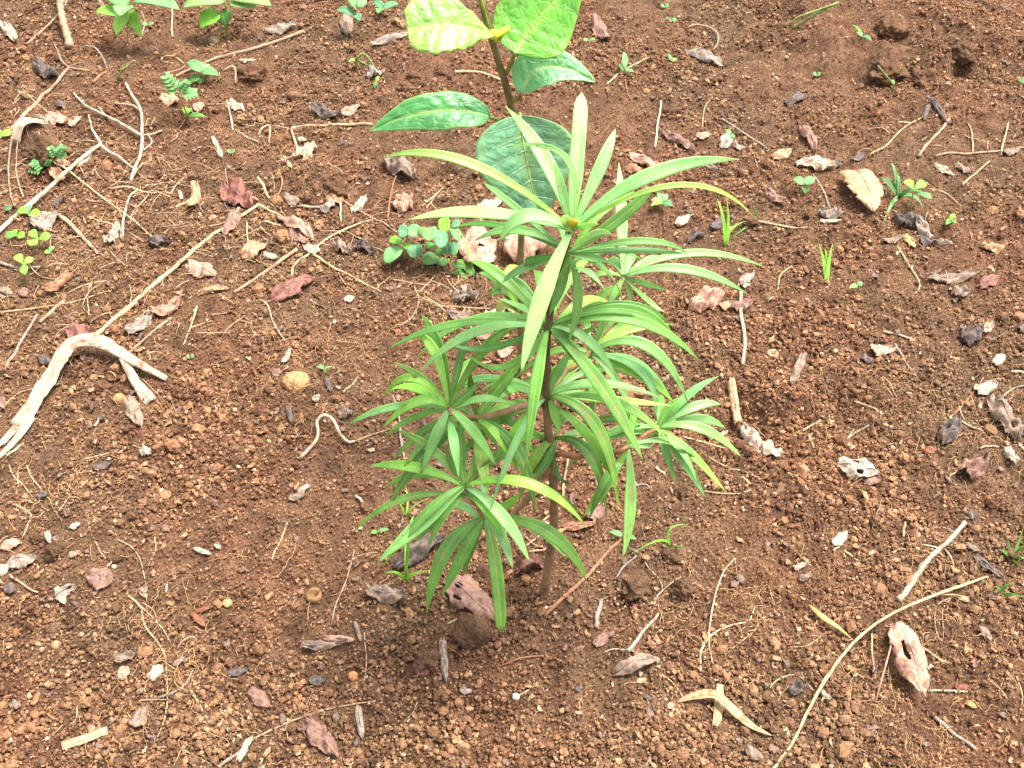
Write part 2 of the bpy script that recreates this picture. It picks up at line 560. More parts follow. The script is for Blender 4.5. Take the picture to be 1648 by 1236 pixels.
LEAF_N = [0]
def leaf(parent, O, B, M, T, w, color, prof=prof_strap, nb=(0, -.30, 1.0), cup=.15, mat=None, th=.0006, n=18, nv=7, name="leaf", rib=False, veins=0, **kw):
    LEAF_N[0] += 1
    path = bez(np.asarray(B), np.asarray(M), np.asarray(T), n)
    P, A, NR = blade_points(path, w, prof, np.asarray(nb, float), cup, nv, seed=LEAF_N[0], nveins=max(veins, 7), **kw)
    v, f = thick_grid(P, th)
    o = mesh_obj(name, v, f, mat or M_LEAF, parent, O, color, True, np.concatenate([A.reshape(-1, 3)] * 2))
    if rib:
        c = nv // 2
        rp = P[:, c] + NR * th * .5
        rad = w * rib * np.linspace(1.0, .25, n)
        tv, tf = tube(rp, rad, 5)
        rc = np.array(color[:3]) * .55 + np.array((.50, .62, .26)) * .45
        mesh_obj("midrib", tv, tf, M_STEM, o, O, rc)
        for k in range(veins):
            u0 = (k + .65) / veins
            for sgn in (-1, 1):
                pts = []
                for t in np.linspace(0, .93, 7):
                    uu = min(u0 + t * .9 * float(prof(np.array([min(u0, 1)]))[0]) / veins * 1.0, .985)
                    x = uu * (n - 1); i0 = min(int(x), n - 2); fx = x - i0
                    y = (1 + sgn * t) / 2 * (nv - 1); j0 = min(int(y), nv - 2); fy = y - j0
                    q = (P[i0, j0] * (1 - fx) * (1 - fy) + P[i0 + 1, j0] * fx * (1 - fy) + P[i0, j0 + 1] * (1 - fx) * fy + P[i0 + 1, j0 + 1] * fx * fy)
                    pts.append(q + NR[i0] * th * .3)
                tv, tf = tube(pts, w * rib * .62 * np.linspace(1, .4, 7), 4)
                mesh_obj("vein", tv, tf, M_STEM, o, O, rc)
    return o

GREENS = {            # linear base colours; 'sheen' has a pale sky sheen painted into the green
    'young': (.365, .680, .235), 'bright': (.260, .560, .070), 'light': (.260, .540, .150), 'mid': (.180, .430, .075), 'dark': (.110, .320, .052),
    'deep': (.055, .190, .035), 'yellow': (.340, .590, .110), 'gold': (.640, .500, .040), 'olive': (.160, .260, .050), 'sheen': (.240, .520, .170)}
def G(c, blotch=0.0):
    b = np.array(GREENS[c]) * rng.uniform(.88, 1.12) * np.array((rng.uniform(.92, 1.08), 1, rng.uniform(.9, 1.1)))
    return (*b, blotch)

# ---------------------------------------------------------------- the narrow-leaved sapling in the middle
def main_sapling():
    base = gp(876, 957)
    Y0 = base[1]
    root = empty("narrow_leaved_sapling", base)
    tag(root, "narrow-leaved green sapling with long strap leaves, tallest plant in the middle of the soil", "sapling")
    def S(x, y, dy=0.0):
        return at_y(x, y, Y0 + dy)
    # stems and branches: (points, radius at foot, radius at top, colour)
    brown, green, dusk = rgb(126, 102, 74), rgb(110, 118, 60), rgb(84, 76, 50)
    def stem(name, pts, r0, r1, c, n=22):
        p = catmull(pts, n)
        p += rng.normal(0, .0006, p.shape)
        rad = np.linspace(r0, r1, n) * (1 + .10 * np.sin(np.linspace(0, 17, n)) ** 8)
        tv, tf = tube(p, rad, 9, .05)
        return mesh_obj(name, tv, tf, M_STEM, root, base, c)
    foot = base + np.array((0, 0, -.02))
    stem("stem", [foot, S(884, 900, .002), S(891, 850, .004), S(892, 790, .006), S(886, 720, .006), S(879, 650, .004)], .0061, .0048, brown)
    stem("upper_stem", [S(879, 652, .004), S(879, 590, .002), S(882, 525, 0), S(893, 455, 0), S(912, 395, 0), S(919, 370, 0)], .0047, .0034, dusk)
    NODE = {'A': (920, 370, 0), 'A2': (915, 408, .002), 'B': (1003, 446, .10), 'C': (882, 524, 0), 'D': (948, 568, .05), 'E': (881, 637, .004),
            'F': (722, 658, -.02), 'F2': (767, 672, -.01), 'G': (748, 782, -.06), 'G2': (781, 832, -.03), 'H': (1060, 688, .03), 'I': (1010, 720, -.02), 'J': (893, 705, .006)}
    N = {k: S(*v) for k, v in NODE.items()}
    stem("branch", [N['E'], S(845, 652, -.01), S(805, 665, -.012), N['F2'], S(742, 668, -.02), N['F']], .0042, .0028, rgb(150, 120, 84))
    stem("branch", [N['E'], S(905, 605, .03), N['D'], S(975, 520, .08), N['B']], .0038, .0022, rgb(140, 116, 70))
    stem("branch", [S(893, 730, .006), S(935, 733, .0), S(985, 728, -.02), N['I'], S(1035, 702, .01), N['H']], .0036, .0022, rgb(140, 92, 60))
    g0 = gp(800, 905)
    stem("branch", [S(889, 745, .006), S(850, 800, .0), S(812, 838, -.02), N['G2'], S(765, 806, -.05), N['G']], .0042, .0030, rgb(140, 110, 76))
    # growing tip
    for dx, dy, c in ((-18, -16, 'yellow'), (14, -6, 'bright'), (2, -14, 'gold'), (-8, 6, 'yellow')):
        t = S(920 + dx, 368 + dy, -.004)
        leaf(root, base, N['A'], (N['A'] + t) / 2 + (0, 0, .004), t, .010, G(c), nb=(0, -.7, .7), n=8, nv=5, name="leaf_bud")
    L = [   # node, (mid), (tip), width px, colour, tip rise in metres, extras
        ('A', (929, 250), (936, 149), 27, 'young', .08, dict(prof=prof_blunt)), ('A', (878, 258), (813, 171), 28, 'young', .06, {}),
        ('A', (905, 308), (893, 258), 17, 'light', .05, {}), ('A', (966, 268), (990, 208), 25, 'young', .06, {}),
        ('A', (1045, 282), (1189, 257), 27, 'young', .06, {}), ('A', (1092, 299), (1214, 351), 12, 'yellow', -.02, dict(cup=.6)),
        ('A2', (998, 350), (1056, 297), 23, 'mid', .06, {}), ('A', (757, 263), (613, 255), 19, 'yellow', .06, {}),
        ('A', (776, 342), (655, 355), 25, 'young', -.01, {}), ('A', (848, 347), (803, 393), 27, 'young', -.01, {}),
        ('A', (872, 478), (838, 604), 33, 'young', -.10, dict(nb=(0, -.6, .8))), ('A', (945, 362), (963, 361), 12, 'young', .02, {}),
        ('A2', (955, 376), (986, 379), 14, 'young', .02, {}), ('A', (912, 256), (814, 237), 12, 'young', .05, {}),
        ('A2', (825, 330), (778, 295), 13, 'light', .04, {}), ('A2', (950, 414), (978, 421), 18, 'light', -.01, {}),
        ('A2', (972, 433), (1001, 482), 17, 'light', -.06, {}), ('A2', (808, 364), (728, 368), 14, 'dark', -.01, {}),
        ('A2', (843, 432), (809, 455), 19, 'sheen', -.04, {}), ('A2', (850, 420), (862, 424), 16, 'dark', -.02, {}),
        ('A2', (903, 457), (884, 507), 20, 'sheen', -.07, dict(nb=(0, -.7, .7))), ('A2', (930, 478), (914, 552), 19, 'sheen', -.10, dict(nb=(0, -.7, .7))),
        ('A2', (1032, 388), (1105, 407), 15, 'mid', -.01, {}), ('A2', (1020, 403), (1103, 409), 15, 'dark', -.01, {}),
        ('A2', (905, 430), (868, 480), 16, 'mid', -.05, {}),
        ('B', (1000, 348), (996, 262), 22, 'young', .07, {}), ('B', (1112, 407), (1231, 430), 15, 'light', -.02, {}), ('B', (1102, 433), (1204, 474), 18, 'sheen', -.03, {}),
        ('B', (1037, 456), (1074, 468), 11, 'mid', -.02, {}), ('B', (1042, 483), (1068, 502), 11, 'light', -.03, {}), ('B', (1013, 470), (1015, 490), 10, 'light', -.03, {}),
        ('B', (990, 470), (975, 500), 13, 'light', -.03, {}), ('B', (968, 440), (950, 462), 12, 'mid', -.01, {}),
        ('C', (805, 445), (755, 421), 22, 'mid', .03, {}), ('C', (735, 521), (619, 566), 15, 'mid', -.05, {}), ('C', (1020, 500), (1094, 570), 21, 'mid', -.05, {}),
        ('C', (1002, 489), (1082, 526), 13, 'dark', -.03, {}), ('C', (790, 560), (720, 552), 16, 'dark', -.03, {}), ('C', (815, 590), (750, 568), 17, 'mid', -.03, {}),
        ('C', (968, 622), (1036, 744), 28, 'mid', -.12, dict(bl=.8)), ('C', (850, 500), (800, 480), 15, 'light', .0, {}), ('C', (920, 540), (965, 520), 14, 'mid', .01, {}),
        ('C', (860, 560), (825, 600), 15, 'sheen', -.05, {}), ('C', (905, 545), (940, 600), 20, 'dark', -.05, {}),
        ('D', (1040, 556), (1107, 648), 21, 'light', -.05, {}), ('D', (1005, 533), (1084, 522), 17, 'yellow', .02, {}), ('D', (966, 532), (979, 500), 13, 'sheen', .05, {}),
        ('D', (989, 608), (1018, 668), 17, 'light', -.05, {}), ('D', (1026, 598), (1084, 648), 19, 'bright', -.04, {}), ('D', (1036, 600), (1053, 675), 21, 'sheen', -.06, {}),
        ('E', (962, 617), (1062, 640), 21, 'light', .0, {}), ('E', (980, 643), (1081, 653), 15, 'yellow', -.02, {}), ('E', (894, 668), (900, 696), 19, 'bright', -.03, dict(nb=(0, -.7, .7))),
        ('E', (962, 690), (995, 832), 25, 'mid', -.13, dict(bl=.9)), ('E', (930, 658), (972, 700), 16, 'dark', -.04, {}), ('J', (950, 733), (976, 828), 23, 'dark', -.08, dict(bl=.9)),
        ('E', (835, 686), (790, 748), 17, 'bright', -.06, {}), ('J', (880, 742), (856, 774), 15, 'dark', -.03, {}), ('J', (896, 760), (922, 779), 9, 'deep', -.04, {}),
        ('E', (845, 628), (815, 621), 10, 'light', .02, {}), ('E', (900, 594), (921, 560), 19, 'sheen', .06, {}), ('E', (858, 612), (840, 648), 32, 'gold', -.02, dict(dn=.05)),
        ('E', (830, 618), (772, 610), 11, 'light', .0, {}), ('J', (862, 735), (840, 790), 20, 'yellow', -.06, {}),
        ('F', (708, 565), (677, 505), 23, 'mid', .08, {}), ('F', (739, 584), (752, 528), 15, 'dark', .08, {}), ('F', (697, 562), (660, 542), 19, 'yellow', .05, {}),
        ('F', (686, 614), (634, 583), 15, 'mid', .05, {}), ('F', (664, 608), (617, 640), 16, 'bright', -.01, {}), ('F', (672, 646), (614, 692), 19, 'bright', -.03, {}),
        ('F', (635, 654), (556, 687), 14, 'sheen', -.04, {}), ('F', (662, 674), (619, 703), 14, 'mid', -.04, {}), ('F', (702, 700), (677, 763), 22, 'sheen', -.07, {}),
        ('F', (760, 692), (800, 753), 19, 'light', -.06, {}), ('F', (782, 558), (840, 525), 20, 'mid', .07, {}), ('F2', (690, 724), (622, 820), 24, 'dark', -.10, dict(bl=.6)),
        ('F2', (806, 618), (845, 576), 27, 'mid', .05, {}), ('F2', (816, 655), (867, 645), 21, 'bright', .0, {}), ('F2', (832, 725), (861, 825), 22, 'dark', -.09, dict(bl=.4)),
        ('F2', (760, 632), (757, 594), 16, 'olive', .05, dict(bl=1.)), ('F2', (774, 735), (786, 795), 24, 'yellow', -.05, dict(nb=(0, -.7, .7))), ('F2', (784, 690), (800, 720), 15, 'mid', -.02, {}),
        ('F', (745, 640), (772, 615), 16, 'dark', .03, {}),
        ('G', (668, 752), (592, 751), 20, 'bright', .0, {}), ('G', (697, 724), (632, 690), 21, 'light', .05, {}), ('G', (682, 838), (605, 907), 28, 'light', -.05, {}),
        ('G', (690, 822), (614, 914), 17, 'mid', -.07, {}), ('G', (852, 779), (942, 846), 23, 'bright', -.03, {}), ('G', (808, 830), (853, 907), 23, 'young', -.06, {}),
        ('G', (800, 850), (825, 917), 20, 'sheen', -.07, {}), ('G2', (718, 885), (686, 990), 26, 'mid', -.11, dict(bl=.5)), ('G2', (746, 890), (711, 960), 22, 'mid', -.10, {}),
        ('G2', (760, 880), (744, 927), 14, 'dark', -.08, {}), ('G2', (799, 920), (806, 1019), 24, 'mid', -.12, dict(prof=prof_blunt, bl=.7, nb=(0, -.7, .7))),
        ('G2', (885, 858), (944, 936), 25, 'mid', -.08, dict(bl=.6)), ('G2', (812, 815), (838, 792), 20, 'bright', .03, {}), ('G', (708, 828), (667, 873), 17, 'dark', -.07, {}),
        ('G', (742, 725), (744, 668), 21, 'mid', .07, {}), ('G', (728, 748), (718, 714), 14, 'dark', .05, {}), ('G', (780, 752), (802, 735), 16, 'olive', .03, {}), ('G', (765, 745), (770, 700), 18, 'yellow', .05, {}),
        ('H', (1108, 636), (1156, 606), 19, 'sheen', .04, {}), ('H', (1115, 655), (1162, 651), 18, 'sheen', .01, {}), ('H', (1130, 690), (1195, 738), 19, 'light', -.04, {}),
        ('H', (1072, 728), (1088, 780), 17, 'sheen', -.06, {}), ('H', (1098, 738), (1136, 802), 18, 'sheen', -.07, {}), ('H', (1110, 728), (1169, 793), 16, 'yellow', -.06, {}),
        ('H', (1044, 690), (1029, 709), 18, 'light', -.02, {}), ('H', (988, 695), (939, 740), 16, 'light', -.04, {}), ('H', (1075, 660), (1096, 640), 19, 'mid', .03, {}),
        ('I', (976, 778), (938, 833), 22, 'bright', -.08, dict(bl=.9)), ('I', (1014, 812), (1002, 901), 23, 'light', -.12, dict(bl=.9, nb=(0, -.8, .6))), ('I', (1030, 715), (1050, 722), 15, 'light', -.01, {}),
    ]
    for k, (nd, m, t, w, c, rise, ex) in enumerate(L):
        ex = dict(ex)
        B = N[nd]
        bl = ex.pop('bl', 0.0); dn = ex.pop('dn', 0.0)
        z = B[2] + rise
        d = ray(*t)
        T = at_z(t[0], t[1], z)
        # keep the tip at a natural reach from its node
        dy = float(np.clip(T[1] - B[1], -.15, .20)) + dn
        T = at_y(t[0], t[1], B[1] + dy)
        M = at_y(m[0], m[1], B[1] + dy * .5 + dn * .3)
        wm = w * mpp((B + T) / 2) * .88
        d_ = nrm(T - B)
        nb0 = np.array((0, -.45, .9)) - d_ * float(np.dot(d_, (0, -.45, .9)))       # faces up and a little forward
        if d_[2] > .45: nb0 = np.array((0, -1.0, .45))
        nb = ex.pop('nb', nrm(nb0) + rng.normal(0, .10, 3))
        leaf(root, base, B, M, T, wm, G(c, bl if bl else (.25 if c in ('mid', 'dark') and k % 3 == 0 else 0)), nb=nb, twist=float(rng.normal(0, .35)), wave=.025, rib=.026, **ex)
    # further leaves of each whorl, shorter and mostly behind the others
    r2 = np.random.default_rng(77)
    for nd, cnt, lo, hi, drop in (('A2', 7, .07, .13, .0), ('B', 6, .05, .10, -.02), ('C', 13, .10, .17, -.03), ('D', 12, .08, .15, -.03), ('E', 14, .09, .16, -.04), ('J', 5, .07, .12, -.05),
                                  ('F', 8, .07, .14, -.01), ('F2', 11, .08, .14, -.03), ('G', 11, .08, .14, -.03), ('G2', 6, .08, .13, -.05), ('H', 8, .06, .12, -.02), ('I', 5, .07, .12, -.05)):
        for k in range(cnt):
            a = 2 * math.pi * (k + r2.uniform(-.35, .35)) / cnt + r2.uniform(0, .4)
            Lk = r2.uniform(lo, hi); el = r2.uniform(-.1, .55)
            if math.sin(a) < -.25:
                if k % 3: continue
                Lk *= .7
            B = N[nd] + np.array((0, 0, r2.uniform(-.022, .004)))
            h = np.array((math.cos(a), math.sin(a), 0))
            T = B + h * Lk * math.cos(el) + np.array((0, 0, Lk * math.sin(el) - Lk * .42 + drop))
            M = B + h * Lk * .52 * math.cos(el) + np.array((0, 0, Lk * .5 * math.sin(el) - Lk * .02 + drop * .3))
            leaf(root, base, B, M, T, r2.uniform(.0085, .0130), G(('mid', 'mid', 'light', 'dark', 'bright', 'sheen')[int(r2.integers(6))], float(r2.random() < .25) * .6),
                 nb=np.array((0, -.35, 1.0)) + r2.normal(0, .15, 3), twist=float(r2.normal(0, .5)), wave=.03, rib=.026)
    return root
main_sapling()

# ---------------------------------------------------------------- the broad-leaved sapling behind it
def broad_sapling():
    base = gp(838, 606)
    root = empty("broad_leaved_sapling", base)
    tag(root, "tall broad-leaved sapling with big quilted leaves behind the narrow-leaved one", "sapling")
    Y0 = base[1]
    def S(x, y, dy=0.0):
        return at_y(x, y, Y0 + dy)
    def stem(name, pts, r0, r1, c, n=26):
        p = catmull(pts, n)
        tv, tf = tube(p, np.linspace(r0, r1, n) * (1 + .12 * np.sin(np.linspace(0, 22, n)) ** 10), 9, .05)
        return mesh_obj(name, tv, tf, M_STEM, root, base, c)
    stem("stem", [base - (0, 0, .02), S(838, 520), S(838, 420, .005), S(840, 300, .01), S(822, 168, .015), S(804, 105, .02), S(789, 55, .02), S(768, -30, .02)], .0058, .0042, rgb(112, 104, 62))
    stem("twig", [S(789, 62, .02), S(782, 30, .015), S(770, -15, .015)], .003, .002, rgb(130, 150, 60), 8)
    stem("petiole", [S(796, 66, .02), S(806, 58, .0), S(790, 55, -.03)], .0035, .003, rgb(170, 180, 40), 8)
    stem("petiole", [S(815, 118, .018), S(824, 98, .01), S(829, 84, .0)], .003, .0025, rgb(120, 130, 60), 8)
    stem("petiole", [S(824, 160, .016), S(834, 160, .0), S(840, 150, -.01)], .003, .0025, rgb(150, 120, 60), 8)
    stem("petiole", [S(830, 210, .014), S(808, 196, .0), S(788, 188, -.02)], .003, .0025, rgb(120, 130, 60), 8)
    stem("petiole", [S(832, 215, .014), S(836, 185, -.02), S(838, 188, -.05)], .003, .0025, rgb(120, 130, 60), 8)
    big = dict(mat=M_BROAD, n=46, nv=25, th=.0008, rib=.012, veins=7)
    def bl(b, m, t, w, c, nb, cup=.10, quilt=.0016, **kw):
        B, M, T = S(*b), S(*m), S(*t)
        leaf(root, base, B, M, T, w * mpp((B + T) / 2), c, nb=nb, cup=cup, quilt=quilt, **{**big, **kw})
    # pale torn leaf to the left
    bl((792, 56, -.03), (730, 42, -.05), (655, 48, -.06), 96, (*(np.array((.27, .52, .09))), 0), (-.1, -.55, .8), cup=.12, prof=lambda u: np.clip(np.minimum(.1 + 1.7 * u, 1.) * np.where(u > .86, 1 - .35 * (u - .86) / .14, 1.), .03, 1), torn=.10, quilt=.002, wave=.04)
    stem("petiole", [S(792, 56, -.03), S(806, 52, -.01), S(818, 46, .0)], .006, .004, rgb(196, 206, 50), 8)
    bl((830, 86, 0), (868, 30, .03), (945, -52, .06), 132, (.16, .48, .05, 0), (-.05, -.7, .7), cup=.12, prof=prof_ovate, wave=.03)
    bl((840, 151, -.01), (880, 108, .03), (958, 133, .02), 72, (.13, .42, .14, 0), (.1, -.5, .8), cup=.25, prof=prof_ovate, wave=.02)
    bl((788, 188, -.02), (696, 180, -.03), (594, 212, -.04), 66, (.075, .32, .08, 0), (0, -.55, .85), cup=.10, prof=prof_ovate, wave=.05, torn=.05)
    bl((838, 186, -.05), (848, 262, -.075), (870, 352, -.10), 158, (.20, .46, .25, 0), (-.15, -.45, .85), cup=.10, prof=prof_ovate, quilt=.002, wave=.02)
    # old yellowing leaves low on its stem
    for m, t, w, c in (((822, 440), (812, 455), 26, (.50, .48, .08, 0)), ((812, 490), (800, 512), 20, (.42, .46, .09, 0)), ((815, 470), (788, 478), 18, (.20, .42, .06, 0)), ((800, 455), (770, 440), 16, (.10, .30, .05, 0))):
        B = S(838, 430 if w > 20 else 505, -.004)
        leaf(root, base, B, S(*m, -.02), S(*t, -.03), w * mpp(B), c, prof=prof_ovate, mat=M_BROAD, n=12, nv=7)
broad_sapling()

# ---------------------------------------------------------------- small weeds
def weed(name, label, foot, node, leaves, cat, stemc=(120, 140, 70), r=1.4, prof=prof_ovate, mat=None, extra=(), group=None, dep=0.0):
    """foot and node are pixels; leaves: (base or None, tip, width px, colour[, rise m]); extra stems as pixel lists"""
    F = gp(*foot)
    root = empty(name, F)
    tag(root, label, cat, group)
    Nd = at_y(node[0], node[1], F[1] + dep)
    if np.linalg.norm(Nd - F) > .004:
        n = 8
        p = bez(F - (0, 0, .008), (F + Nd) / 2 + (rng.normal(0, .002), 0, 0), Nd, n)
        tv, tf = tube(p, r * mpp(F) * np.linspace(1.1, .7, n), 6)
        mesh_obj("stem", tv, tf, M_STEM, root, F, rgb(*stemc))
    for e in extra:
        p = catmull([gp(*e[0]) - (0, 0, .004)] + [at_y(a, b, F[1] + dep) for a, b in e[1:]], 10)
        tv, tf = tube(p, r * .8 * mpp(F), 6)
        mesh_obj("stem", tv, tf, M_STEM, root, F, rgb(*stemc))
    for q in leaves:
        b, t, w, c = q[:4]
        rise = q[4] if len(q) > 4 else .004
        B = Nd if b is None else at_y(b[0], b[1], F[1] + dep)
        T = at_z(t[0], t[1], B[2] + rise)
        dy = float(np.clip(T[1] - B[1], -.07, .07))
        T = at_y(t[0], t[1], B[1] + dy)
        if T[2] < hs(T[0], T[1]) + .003: T = gp(t[0], t[1], .004)
        L = np.linalg.norm(T - B)
        M = (B + T) / 2 + np.array((0, 0, .12 * L))
        col = G(c) if isinstance(c, str) else (*c, 0)
        leaf(root, F, B, M, T, w * mpp(B), col, prof=prof, mat=mat or M_SOFT, n=11, nv=7, cup=.12, th=.0005, nb=(rng.normal(0, .15), -.35, 1), wave=.03)
    return root

GREENS.update({'mint': (.20, .42, .17), 'leafy': (.14, .36, .08), 'pale': (.30, .48, .17), 'blue': (.13, .32, .16)})
weed("leafy_weed", "leafy green weed with yellowing lower leaves at the top left edge", (205, 72), (206, 10),
     [(None, (193, 26), 34, 'mint'), (None, (170, -8), 30, 'mint'), ((196, 22), (154, 20), 24, 'yellow', .0), ((205, 20), (187, 58), 26, 'yellow', -.03), ((207, 18), (228, 60), 22, 'yellow', -.04), ((215, 0), (290, 16), 34, 'mint', .01), ((222, -4), (262, -20), 30, 'leafy', .02)],
     "weed", extra=[[(183, 60), (185, 40), (196, 18)]])
weed("leafy_weed", "pale green leafy weed at the top edge, beside the one with yellowing leaves", (366, 60), (362, 2),
     [(None, (292, 13), 30, 'pale', -.01), ((352, 20), (322, 46), 32, 'bright', -.02), ((356, 18), (364, 42), 30, 'leafy', -.03), ((370, 2), (412, 14), 34, 'pale', .0), ((372, -4), (438, 10), 30, 'pale', .0), (None, (340, -24), 30, 'leafy', .02), ((380, 0), (400, -20), 30, 'bright', .02)],
     "weed", extra=[[(355, 62), (356, 40), (356, 18)]])
# creeping herb beside the sapling: many small round leaves
weed("creeping_herb", "clump of small rounded bluish green leaves left of the sapling", (690, 418), (690, 395),
     [((656, 376), (640, 372), 24, 'blue'), ((672, 380), (656, 366), 26, 'mint'), ((648, 392), (626, 386), 14, 'bright'), ((648, 396), (662, 400), 12, 'bright'), ((645, 398), (620, 424), 26, 'mint', -.01), ((668, 392), (668, 416), 26, 'blue', -.01),
      ((690, 366), (692, 388), 26, 'mint'), ((712, 372), (708, 400), 24, 'blue'), ((716, 376), (714, 350), 20, 'bright'), ((728, 366), (738, 388), 16, 'mint'), ((726, 362), (740, 362), 16, 'blue'), ((732, 390), (731, 412), 14, 'blue'), ((716, 392), (722, 410), 18, 'blue'),
      ((706, 414), (680, 424), 24, 'mint'), ((704, 418), (716, 428), 18, 'mint'), ((706, 440), (678, 432), 20, 'leafy'), ((712, 430), (724, 424), 16, 'bright'), ((712, 402), (704, 412), 16, 'dark'), ((700, 392), (688, 400), 18, 'dark'), ((676, 378), (684, 366), 14, 'leafy')],
     "herb", prof=prof_round, extra=[[(650, 420), (652, 400), (656, 380)], [(720, 415), (724, 390), (722, 370)], [(690, 430), (700, 424), (712, 416)]])
weed("folded_herb", "folded green leaf shoot between the round-leaved herb and the holed tan leaf", (766, 446), (764, 444),
     [((764, 444), (735, 418), 15, 'mid', .02), ((760, 446), (727, 440), 16, 'mid', .01), ((748, 430), (728, 428), 12, 'deep', .0), ((764, 444), (741, 372), 4, 'yellow', .05)], "weed")
# pinnate seedlings
def pinnate(label, foot, node, fronds, lower=(), group=None):
    lv = []
    for (bx, by), (tx, ty), w, c in fronds:
        for k in range(4):
            f = .25 + .2 * k
            mx, my = bx + (tx - bx) * f, by + (ty - by) * f
            px, py = -(ty - by), (tx - bx)
            s = .42 * (1 - .12 * k)
            for g in (-1, 1):
                lv.append(((mx, my), (mx + (tx - bx) * .22 + g * px * s, my + (ty - by) * .22 + g * py * s), w, c))
        lv.append((((bx + tx) / 2, (by + ty) / 2), (tx, ty), w, c))
    lv += list(lower)
    return weed("seedling", label, foot, node, lv, "seedling", stemc=(130, 120, 80))
pinnate("feathery-leaved seedling standing by the round-leaved seedling at upper left", (306, 200), (286, 152),
        [((286, 150), (266, 122), 7, 'mint'), ((288, 150), (302, 132), 8, 'mint'), ((288, 152), (316, 150), 7, 'mint'), ((286, 150), (272, 146), 6, 'pale')],
        [((298, 186), (308, 174), 10, 'bright'), ((302, 188), (332, 188), 9, 'leafy'), ((300, 184), (296, 172), 8, 'bright')])
pinnate("bright feathery seedling above the pale forked branch at left", (92, 268), (90, 258), [((90, 256), (80, 238), 7, 'mint'), ((90, 256), (102, 236), 7, 'mint'), ((92, 256), (104, 248), 6, 'mint')])
pinnate("feathery seedling at the left edge, left of another like it", (76, 276), (74, 272), [((74, 272), (52, 262), 7, 'mint'), ((72, 272), (48, 272), 6, 'mint'), ((74, 270), (80, 258), 6, 'leafy')])
def sd(label, foot, node, leaves, prof=prof_ovate, r=1.2, name="seedling", cat="seedling", group=None, mat=None, extra=()):
    return weed(name, label, foot, node, leaves, cat, prof=prof, r=r, group=group, mat=mat, extra=extra)
sd("round-leaved green seedling beside the tan stick at upper left", (326, 132), (326, 116), [(None, (302, 100), 20, 'mint'), (None, (352, 122), 18, 'mint'), (None, (338, 104), 14, 'mint'), ((322, 124), (304, 134), 14, 'leafy', -.01), ((324, 126), (322, 138), 14, 'leafy', -.01)])
sd("grey green seedling over a dead leaf, left of two at the top edge", (582, 60), (572, 24), [(None, (541, 16), 16, 'blue'), (None, (580, 34), 14, 'blue'), ((576, 14), (562, -6), 18, 'mint'), ((576, 12), (590, 0), 16, 'mint')])
sd("grey green seedling at the top edge, left of the big pale torn leaf", (618, 24), (616, 14), [(None, (601, 2), 14, 'blue'), (None, (642, 6), 14, 'blue'), ((614, 14), (608, 22), 14, 'mint')])
sd("wilted yellow-green seedling arching over, left of the broad sapling", (604, 112), (572, 96), [((572, 96), (560, 100), 6, 'yellow', -.004)], extra=[[(606, 114), (596, 98), (584, 86), (572, 96)], [(574, 108), (574, 96), (586, 86)]], r=2.0)
sd("limp green seedling hanging over pale crumpled scraps", (600, 142), (606, 132), [(None, (610, 122), 6, 'bright'), (None, (602, 142), 7, 'leafy', -.01)])
sd("thin green twisted sprout on bare soil at upper left", (183, 130), (206, 106), [(None, (205, 102), 6, 'bright')], r=1.8)
for (x, y, dx, lab) in ((1070, 10, 6, "tiny round seedling at the top edge, right of the broad sapling"), (1080, 33, 9, "small round pale seedling below the one at the top edge"), (948, 65, 10, "flat two-leaved seedling right of the big quilted leaf"),
                        (905, 96, 6, "tiny round seedling right of the folded broad leaf"), (238, 39, 9, "tiny grey green seedling below the weed at the top left"), (1315, 120, 6, "tiny green seedling on the bank at upper right"), (372, 244, 6, "tiny bright green seedling on bare soil above the red leaf"), (306, 574, 6, "tiny pale green sprout above the fine soil at left")):
    sd(lab, (x, y + 3), (x, y + 1), [(None, (x - dx, y), 8, 'mint'), (None, (x + dx, y - 1), 8, 'mint')], prof=prof_round, r=.9)
sd("small seedling with a leaf pair among crossing straws, right of the broad leaves", (1006, 122), (1006, 112), [((1006, 112), (1004, 84), 9, 'mint', .01), ((1006, 114), (996, 104), 8, 'mint'), ((1006, 114), (1020, 116), 8, 'mint')], extra=[[(975, 136), (990, 122), (1002, 112)]])
sd("small wilting seedling below the round ones at upper right", (1082, 102), (1080, 98), [(None, (1074, 86), 5, 'mint'), (None, (1090, 96), 7, 'pale')], r=1.5)
sd("arching green stem on the bank at the upper right", (1270, 45), (1350, 4), [], extra=[[(1270, 45), (1280, 30), (1312, 18), (1350, 4)]], r=2.2)
sd("small grey green seedling on the bank right of the arching stem", (1390, 72), (1388, 58), [(None, (1402, 66), 9, 'blue'), (None, (1378, 52), 8, 'mint'), (None, (1370, 40), 5, 'leafy')])
sd("hook-shaped green sprout under the clods at upper right", (1436, 152), (1438, 136), [(None, (1436, 128), 5, 'leafy')], extra=[[(1436, 152), (1438, 138), (1426, 122), (1413, 106)]], r=1.9)
sd("bushy grey green seedling just right of the strap leaves", (1070, 340), (1066, 326), [(None, (1048, 322), 12, 'pale'), (None, (1082, 332), 14, 'blue'), (None, (1058, 310), 10, 'mint'), (None, (1074, 312), 10, 'mint'), (None, (1046, 332), 8, 'bright')])
sd("light green seedling with a leaf pair, left of the tan triangular leaf", (1296, 312), (1294, 296), [(None, (1276, 288), 16, 'mint'), (None, (1312, 288), 16, 'mint'), ((1296, 300), (1296, 312), 12, 'mint', -.01)])
sd("bright seedling with two round leaves inside the grassy tuft at right", (1466, 342), (1470, 306), [(None, (1456, 290), 16, 'bright'), (None, (1490, 294), 16, 'bright'), ((1472, 312), (1500, 320), 12, 'mint')], prof=prof_obov)
